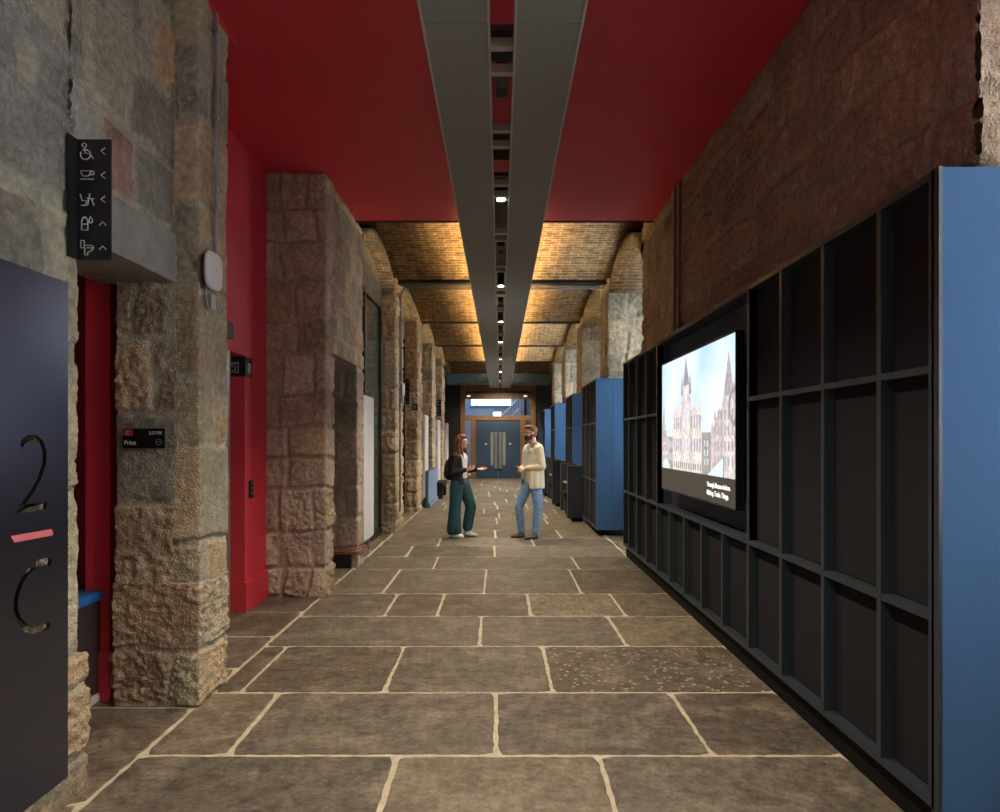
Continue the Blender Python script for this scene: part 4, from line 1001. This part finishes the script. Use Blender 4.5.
def add_woman():
    g = Fig(-.66, 10.88, R(-18), 'woman in black cardigan and teal trousers gesturing with an open hand'); P = g.P
    hc = (.035, 0, 1.575)
    mb = MB(); g.head(mb, hc, .96)
    g.chain(mb, [(-.015, 0, 1.36), (.0, 0, 1.50)], [.052, .050])
    g.chain(mb, [(-.01, -.05, 1.30), (-.01, .05, 1.30)], [.09, .09]); g.chain(mb, [(-.01, -.13, 1.335), (-.01, .13, 1.335)], [.05, .05])
    g.chain(mb, [(0, 0, 1.28), (0, 0, 1.05), (0, 0, .93)], [.10, .085, .10])
    RS, RE, RW = (-.02, -.165, 1.325), (-.055, -.20, 1.075), (.150, -.115, 1.115)
    LS, LE, LW = (-.01, .165, 1.325), (.03, .215, 1.085), (.245, .165, 1.115)
    g.chain(mb, [RS, RE, RW], [.043, .034, .024]); g.chain(mb, [LS, LE, LW], [.043, .034, .024])
    g.hand(mb, RW, (.9, .35, .22), .5, (-.3, .5, .8), 1, .95)
    g.hand(mb, LW, (1, .02, .02), .22, (0, -.25, 1), -1, 1.0, .022)
    LH = [(-.02, -.088, .90), (-.035, -.10, .48), (-.09, -.10, .09)]; RH = [(.0, .088, .90), (.165, .10, .49), (.085, .13, .10)]
    g.chain(mb, LH, [.085, .055, .036]); g.chain(mb, RH, [.085, .055, .036])
    g.chain(mb, [(-.10, -.10, .05), (.05, -.12, .035)], [.032, .025]); g.chain(mb, [(.07, .13, .06), (.20, .11, .045)], [.032, .025])
    remeshed(mb, 'body', M['skin'], g.t, .0055, 2)
    g.face(hc, .018)
    # hair
    mb = MB(); x, y, z = hc
    g.ell(mb, (x - .026, 0, z + .032), (.094, .080, .088)); g.ell(mb, (x + .012, 0, z + .075), (.075, .066, .048))
    for q in (-1, 1):
        g.chain(mb, [(x + .02, q * .055, z + .07), (x + .015, q * .078, z - .02), (x + .03, q * .085, z - .14), (x + .055, q * .085, z - .27)], [.022, .018, .022, .014])
        g.chain(mb, [(x - .02, q * .070, z + .03), (x - .03, q * .084, z - .08), (x - .015, q * .100, z - .19), (x + .02, q * .100, z - .30)], [.034, .032, .034, .018])
        g.chain(mb, [(x - .07, q * .04, z), (x - .09, q * .06, z - .14), (x - .085, q * .07, z - .27)], [.055, .055, .03])
    g.chain(mb, [(x - .07, 0, z), (x - .10, 0, z - .15), (x - .10, 0, z - .28)], [.06, .055, .03])
    remeshed(mb, 'hair', M['hair_w'], g.t, .008, 2)
    # white top
    mb = MB(); g.chain(mb, [(.015, -.045, 1.30), (.02, -.04, 1.10), (.015, -.045, .98)], [.100, .088, .095]); g.chain(mb, [(.015, .045, 1.30), (.02, .04, 1.10), (.015, .045, .98)], [.100, .088, .095])
    g.chain(mb, [(-.0, -.05, 1.36), (-.0, .05, 1.36)], [.05, .05])
    for v in mb.bm.verts: v.co.z = max(v.co.z, .97)
    remeshed(mb, 'top', M['wtop'], g.t, .008, 3)
    # cardigan: back, two front panels, sleeves
    mb = MB()
    for q in (-1, 1):
        g.chain(mb, [(-.035, q * .085, 1.33), (-.030, q * .085, 1.12), (-.03, q * .10, .86)], [.092, .086, .088])
        g.chain(mb, [(.035, q * .125, 1.31), (.045, q * .115, 1.12), (.05, q * .125, .86)], [.045, .052, .045])
    g.chain(mb, [(-.05, 0, 1.34), (-.05, 0, 1.10), (-.06, 0, .88)], [.080, .085, .090])
    g.chain(mb, [(-.03, -.15, 1.345), (-.05, 0, 1.385), (-.03, .15, 1.345)], [.055, .05, .055])
    mix = lambda a, b, t: tuple(a[i] + (b[i] - a[i]) * t for i in range(3))
    g.chain(mb, [RS, RE, mix(RE, RW, .93)], [.062, .050, .038]); g.chain(mb, [LS, LE, mix(LE, LW, .93)], [.062, .050, .038])
    for v in mb.bm.verts: v.co.z = max(v.co.z, .87)
    remeshed(mb, 'cardigan', M['card'], g.t, .008, 3)
    # wide trousers
    mb = MB()
    g.chain(mb, [(.0, -.05, 1.03), (-.0, -.06, .93)], [.095, .110]); g.chain(mb, [(.0, .05, 1.03), (-.0, .06, .93)], [.095, .110]); g.ell(mb, (-.04, 0, .93), (.11, .15, .12))
    g.chain(mb, [(-.02, -.088, .88), (-.045, -.10, .50), (-.085, -.10, .13)], [.112, .100, .105]); g.chain(mb, [(.02, .085, .88), (.155, .10, .50), (.085, .13, .17)], [.112, .092, .090])
    g.chain(mb, [(-.045, -.10, .50), (-.02, -.10, .12)], [.08, .085])
    for v in mb.bm.verts:
        if v.co.z < .055: v.co.z = .055
    remeshed(mb, 'trousers', M['teal_pants'], g.t, .009, 3)
    g.shoe('shoe', M['shoe_w'], (-.09, -.10, 0), (.09, -.125, 0)); g.shoe('shoe', M['shoe_w'], (.08, .13, 0), (.24, .10, 0))
    # backpack, carried: a thing of its own
    b = empty('backpack', (g.t.location.x, g.t.location.y, 0), label='small black backpack on the back of the woman in teal trousers', cat='backpack')
    g2 = g.t; g.t = b
    mb = MB(); mb.ell(P((-.195, .0, 1.12)), (.070, .125, .17), rz=g.a); mb.ell(P((-.19, 0, 1.04)), (.080, .13, .11), rz=g.a); mb.ell(P((-.24, 0, 1.05)), (.04, .085, .08), rz=g.a); remeshed(mb, 'pack', M['bag'], b, .008, 4)
    for q in (-1, 1):
        mb = MB(); g.chain(mb, [(-.17, q * .09, 1.25), (-.08, q * .11, 1.415), (.0, q * .125, 1.40), (.07, q * .12, 1.30), (.085, q * .13, 1.14), (-.0, q * .175, 1.02), (-.15, q * .11, .98)], [.014] * 7); mb.build('strap', M['bag'], b, True)
    mb = MB(); mb.tube([P((-.19, -.03, 1.27)), P((-.19, -.02, 1.32)), P((-.19, .02, 1.32)), P((-.19, .03, 1.27))], .008); mb.build('handle', M['bag'], b, True)
    g.t = g2

def add_man():
    g = Fig(.535, 10.78, R(205), 'bearded man in a cream overshirt and light blue jeans with hands together'); P = g.P
    hc = (.045, 0, 1.715)
    mb = MB(); g.head(mb, hc, 1.04)
    g.chain(mb, [(-.02, 0, 1.48), (.01, 0, 1.62)], [.062, .060])
    g.chain(mb, [(-.01, -.07, 1.42), (-.01, .07, 1.42)], [.10, .10]); g.chain(mb, [(-.01, -.16, 1.465), (-.01, .16, 1.465)], [.055, .055])
    g.chain(mb, [(0, 0, 1.40), (0, 0, 1.12), (0, 0, .97)], [.125, .12, .125])
    RS, RE, RW = (-.01, -.20, 1.46), (-.03, -.265, 1.17), (.175, -.105, 1.125)
    LS, LE, LW = (-.01, .20, 1.46), (-.035, .265, 1.17), (.170, .090, 1.145)
    g.chain(mb, [RS, RE, RW], [.050, .040, .028]); g.chain(mb, [LS, LE, LW], [.050, .040, .028])
    g.hand(mb, RW, (.55, .75, .12), .5, (-.4, .2, .8), 1, 1.0)
    g.hand(mb, LW, (.60, -.65, -.12), .55, (-.5, -.3, -.8), 1, 1.0)
    LL = [(-.0, .10, .93), (-.03, .13, .50), (.03, .125, .09)]; RL = [(.02, -.10, .93), (.19, -.125, .51), (.145, -.12, .10)]
    g.chain(mb, LL, [.095, .062, .042]); g.chain(mb, RL, [.095, .062, .042])
    g.chain(mb, [(.02, .125, .05), (.17, .14, .035)], [.036, .028]); g.chain(mb, [(.12, -.12, .05), (.27, -.13, .04)], [.036, .028])
    remeshed(mb, 'body', M['skin'], g.t, .006, 2)
    g.face(hc, .020)
    x, y, z = hc
    mb = MB(); g.ell(mb, (x - .026, 0, z + .045), (.100, .084, .088)); g.ell(mb, (x + .020, 0, z + .098), (.078, .066, .036), ); g.ell(mb, (x - .05, 0, z - .01), (.065, .078, .07)); remeshed(mb, 'hair', M['hair_m'], g.t, .007, 2)
    mb = MB(); g.ell(mb, (x + .030, 0, z - .072), (.070, .064, .050)); g.ell(mb, (x + .060, 0, z - .098), (.042, .045, .036))
    for q in (-1, 1): g.chain(mb, [(x - .0, q * .071, z - .02), (x + .012, q * .066, z - .07)], [.014, .02])
    g.chain(mb, [(x + .095, -.02, z - .044), (x + .095, .02, z - .044)], [.008, .008])
    remeshed(mb, 'beard', M['beard'], g.t, .006, 2)
    mb = MB()
    for q in (-1, 1):
        mb.tube([P((x + .100, q * .034 + .027 * math.cos(a), z + .004 + .022 * math.sin(a))) for a in [i * PI / 6 for i in range(13)]], .0028, 6)
        mb.tube([P((x + .098, q * .062, z + .01)), P((x + .0, q * .085, z + .01))], .0028, 6)
    mb.tube([P((x + .104, -.008, z + .008)), P((x + .104, .008, z + .008))], .003, 6)
    mb.build('glasses', M['wear'], g.t)
    mb = MB(); g.chain(mb, [(.02, -.05, 1.42), (.03, -.05, 1.15), (.02, -.06, .93)], [.115, .112, .112]); g.chain(mb, [(.02, .05, 1.42), (.03, .05, 1.15), (.02, .06, .93)], [.115, .112, .112])
    g.chain(mb, [(-.01, -.06, 1.49), (-.01, .06, 1.49)], [.06, .06])
    for v in mb.bm.verts: v.co.z = max(v.co.z, .87)
    remeshed(mb, 'tee', M['tee'], g.t, .009, 3)
    mb = MB()
    for q in (-1, 1):
        g.chain(mb, [(-.03, q * .105, 1.45), (-.03, q * .11, 1.18), (-.04, q * .12, .84)], [.105, .108, .105])
        g.chain(mb, [(.075, q * .125, 1.42), (.085, q * .125, 1.15), (.09, q * .14, .83)], [.048, .052, .045])
        g.chain(mb, [(.0, q * .055, 1.535), (.075, q * .075, 1.45)], [.024, .022])
    g.chain(mb, [(-.06, 0, 1.47), (-.06, 0, 1.15), (-.07, 0, .86)], [.085, .10, .10])
    for q in (-1, 1): g.chain(mb, [(.03, q * .165, 1.30), (.03, q * .165, .84)], [.055, .060])
    g.chain(mb, [(-.02, -.18, 1.475), (-.05, 0, 1.53), (-.02, .18, 1.475)], [.062, .055, .062])
    mix = lambda a, b, t: tuple(a[i] + (b[i] - a[i]) * t for i in range(3))
    g.chain(mb, [RS, RE, mix(RE, RW, .88)], [.072, .062, .045]); g.chain(mb, [LS, LE, mix(LE, LW, .88)], [.072, .062, .045])
    for v in mb.bm.verts: v.co.z = max(v.co.z, .815)
    remeshed(mb, 'overshirt', M['jacket'], g.t, .009, 3)
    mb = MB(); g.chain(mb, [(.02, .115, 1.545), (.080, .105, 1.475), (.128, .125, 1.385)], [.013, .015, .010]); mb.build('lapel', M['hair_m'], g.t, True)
    mb = MB()
    g.chain(mb, [(.0, -.06, 1.0), (-.0, -.07, .93)], [.105, .115]); g.chain(mb, [(.0, .06, 1.0), (-.0, .07, .93)], [.105, .115])
    g.chain(mb, [(.0, .10, .92), (-.03, .13, .50), (.03, .125, .12)], [.108, .075, .060]); g.chain(mb, [(.03, -.10, .92), (.19, -.125, .51), (.145, -.12, .12)], [.108, .075, .060])
    remeshed(mb, 'jeans', M['jeans'], g.t, .009, 3)
    g.shoe('shoe', M['shoe_m'], (.03, .125, 0), (.20, .145, 0)); g.shoe('shoe', M['shoe_m'], (.145, -.12, 0), (.31, -.13, 0))
def R(a): return math.radians(a)
add_woman(); add_man()

# ------------------------------------------------------------------ light
def area(loc, rot, sx, sy, e, col, spread=180):
    l = bpy.data.lights.new('daylight', 'AREA'); l.shape = 'RECTANGLE'; l.size = sx; l.size_y = sy; l.energy = e; l.color = col; l.spread = R(spread)
    o = bpy.data.objects.new('daylight', l); o.location = loc; o.rotation_euler = rot; COL.objects.link(o); return o
def spot(loc, e, ang=80, col=(1, .80, .56), rot=(0, 0, 0), blend=.6, r=.03):
    l = bpy.data.lights.new('spot_lamp', 'SPOT'); l.energy = e; l.spot_size = R(ang); l.spot_blend = blend; l.color = col; l.shadow_soft_size = r
    o = bpy.data.objects.new('spot_lamp', l); o.location = loc; o.rotation_euler = rot; COL.objects.link(o); return o
COOL = (.88, .94, .97)
# daylight through the right-hand windows (just outside the panes)
for (a, b, e) in ((.2, 2.6, 170), (8.95, 11.2, 165), (12.15, 14.9, 60), (15.9, 18.7, 260), (19.7, 22.4, 330)):
    area((2.98, (a + b) / 2, 2.6), (0, R(90), 0), 3.0, b - a - .1, e, COOL)
area((-.5, 31.0, 5.5), (0, 0, 0), 4, 3, 160, COOL)
# lamps in the raft slot
for y in SPY: spot((.01, y, ZR + .02), 285 if y < 12 else 380, 110, (1, .84, .62))
for y in (26.0,): spot((.01, 25.4, ZR - .01), 260, 120, (1, .84, .62), (R(35), 0, 0))  # extra lamp with no fitting, added to brighten the timber end screen
for y in (1.2, 2.6, 3.9): spot((.01, y, ZR + .02), 130, 110, (1, .84, .64))
# linear uplights lying on the raft
for s in (-1, 1):
    area((.01 + s * .37, 16.4, ZR + .13), (0, R(180 - s * 24), 0), .04, 14.8, 260, (1, .68, .30), 150)
w = bpy.data.worlds.new('World'); SC.world = w; w.use_nodes = True
bg = w.node_tree.nodes['Background']; bg.inputs[0].default_value = (.98, .97, .87, 1); bg.inputs[1].default_value = .36

cam = bpy.data.cameras.new('Camera'); cam.sensor_width = 36; cam.lens = F / 1000 * 36; cam.shift_y = (VY - 406) / 1000
co = bpy.data.objects.new('Camera', cam); co.location = (0, 0, H); co.rotation_euler = (R(90), 0, 0); COL.objects.link(co); SC.camera = co
cam.clip_start = .05
SC.view_settings.view_transform = 'Standard'; SC.view_settings.look = 'None'; SC.view_settings.gamma = 1
SC.view_settings.use_curve_mapping = False; SC.view_settings.exposure = .14
SC.cycles.use_denoising = True; SC.cycles.max_bounces = 7; SC.cycles.diffuse_bounces = 4
SC.cycles.sample_clamp_indirect = 4
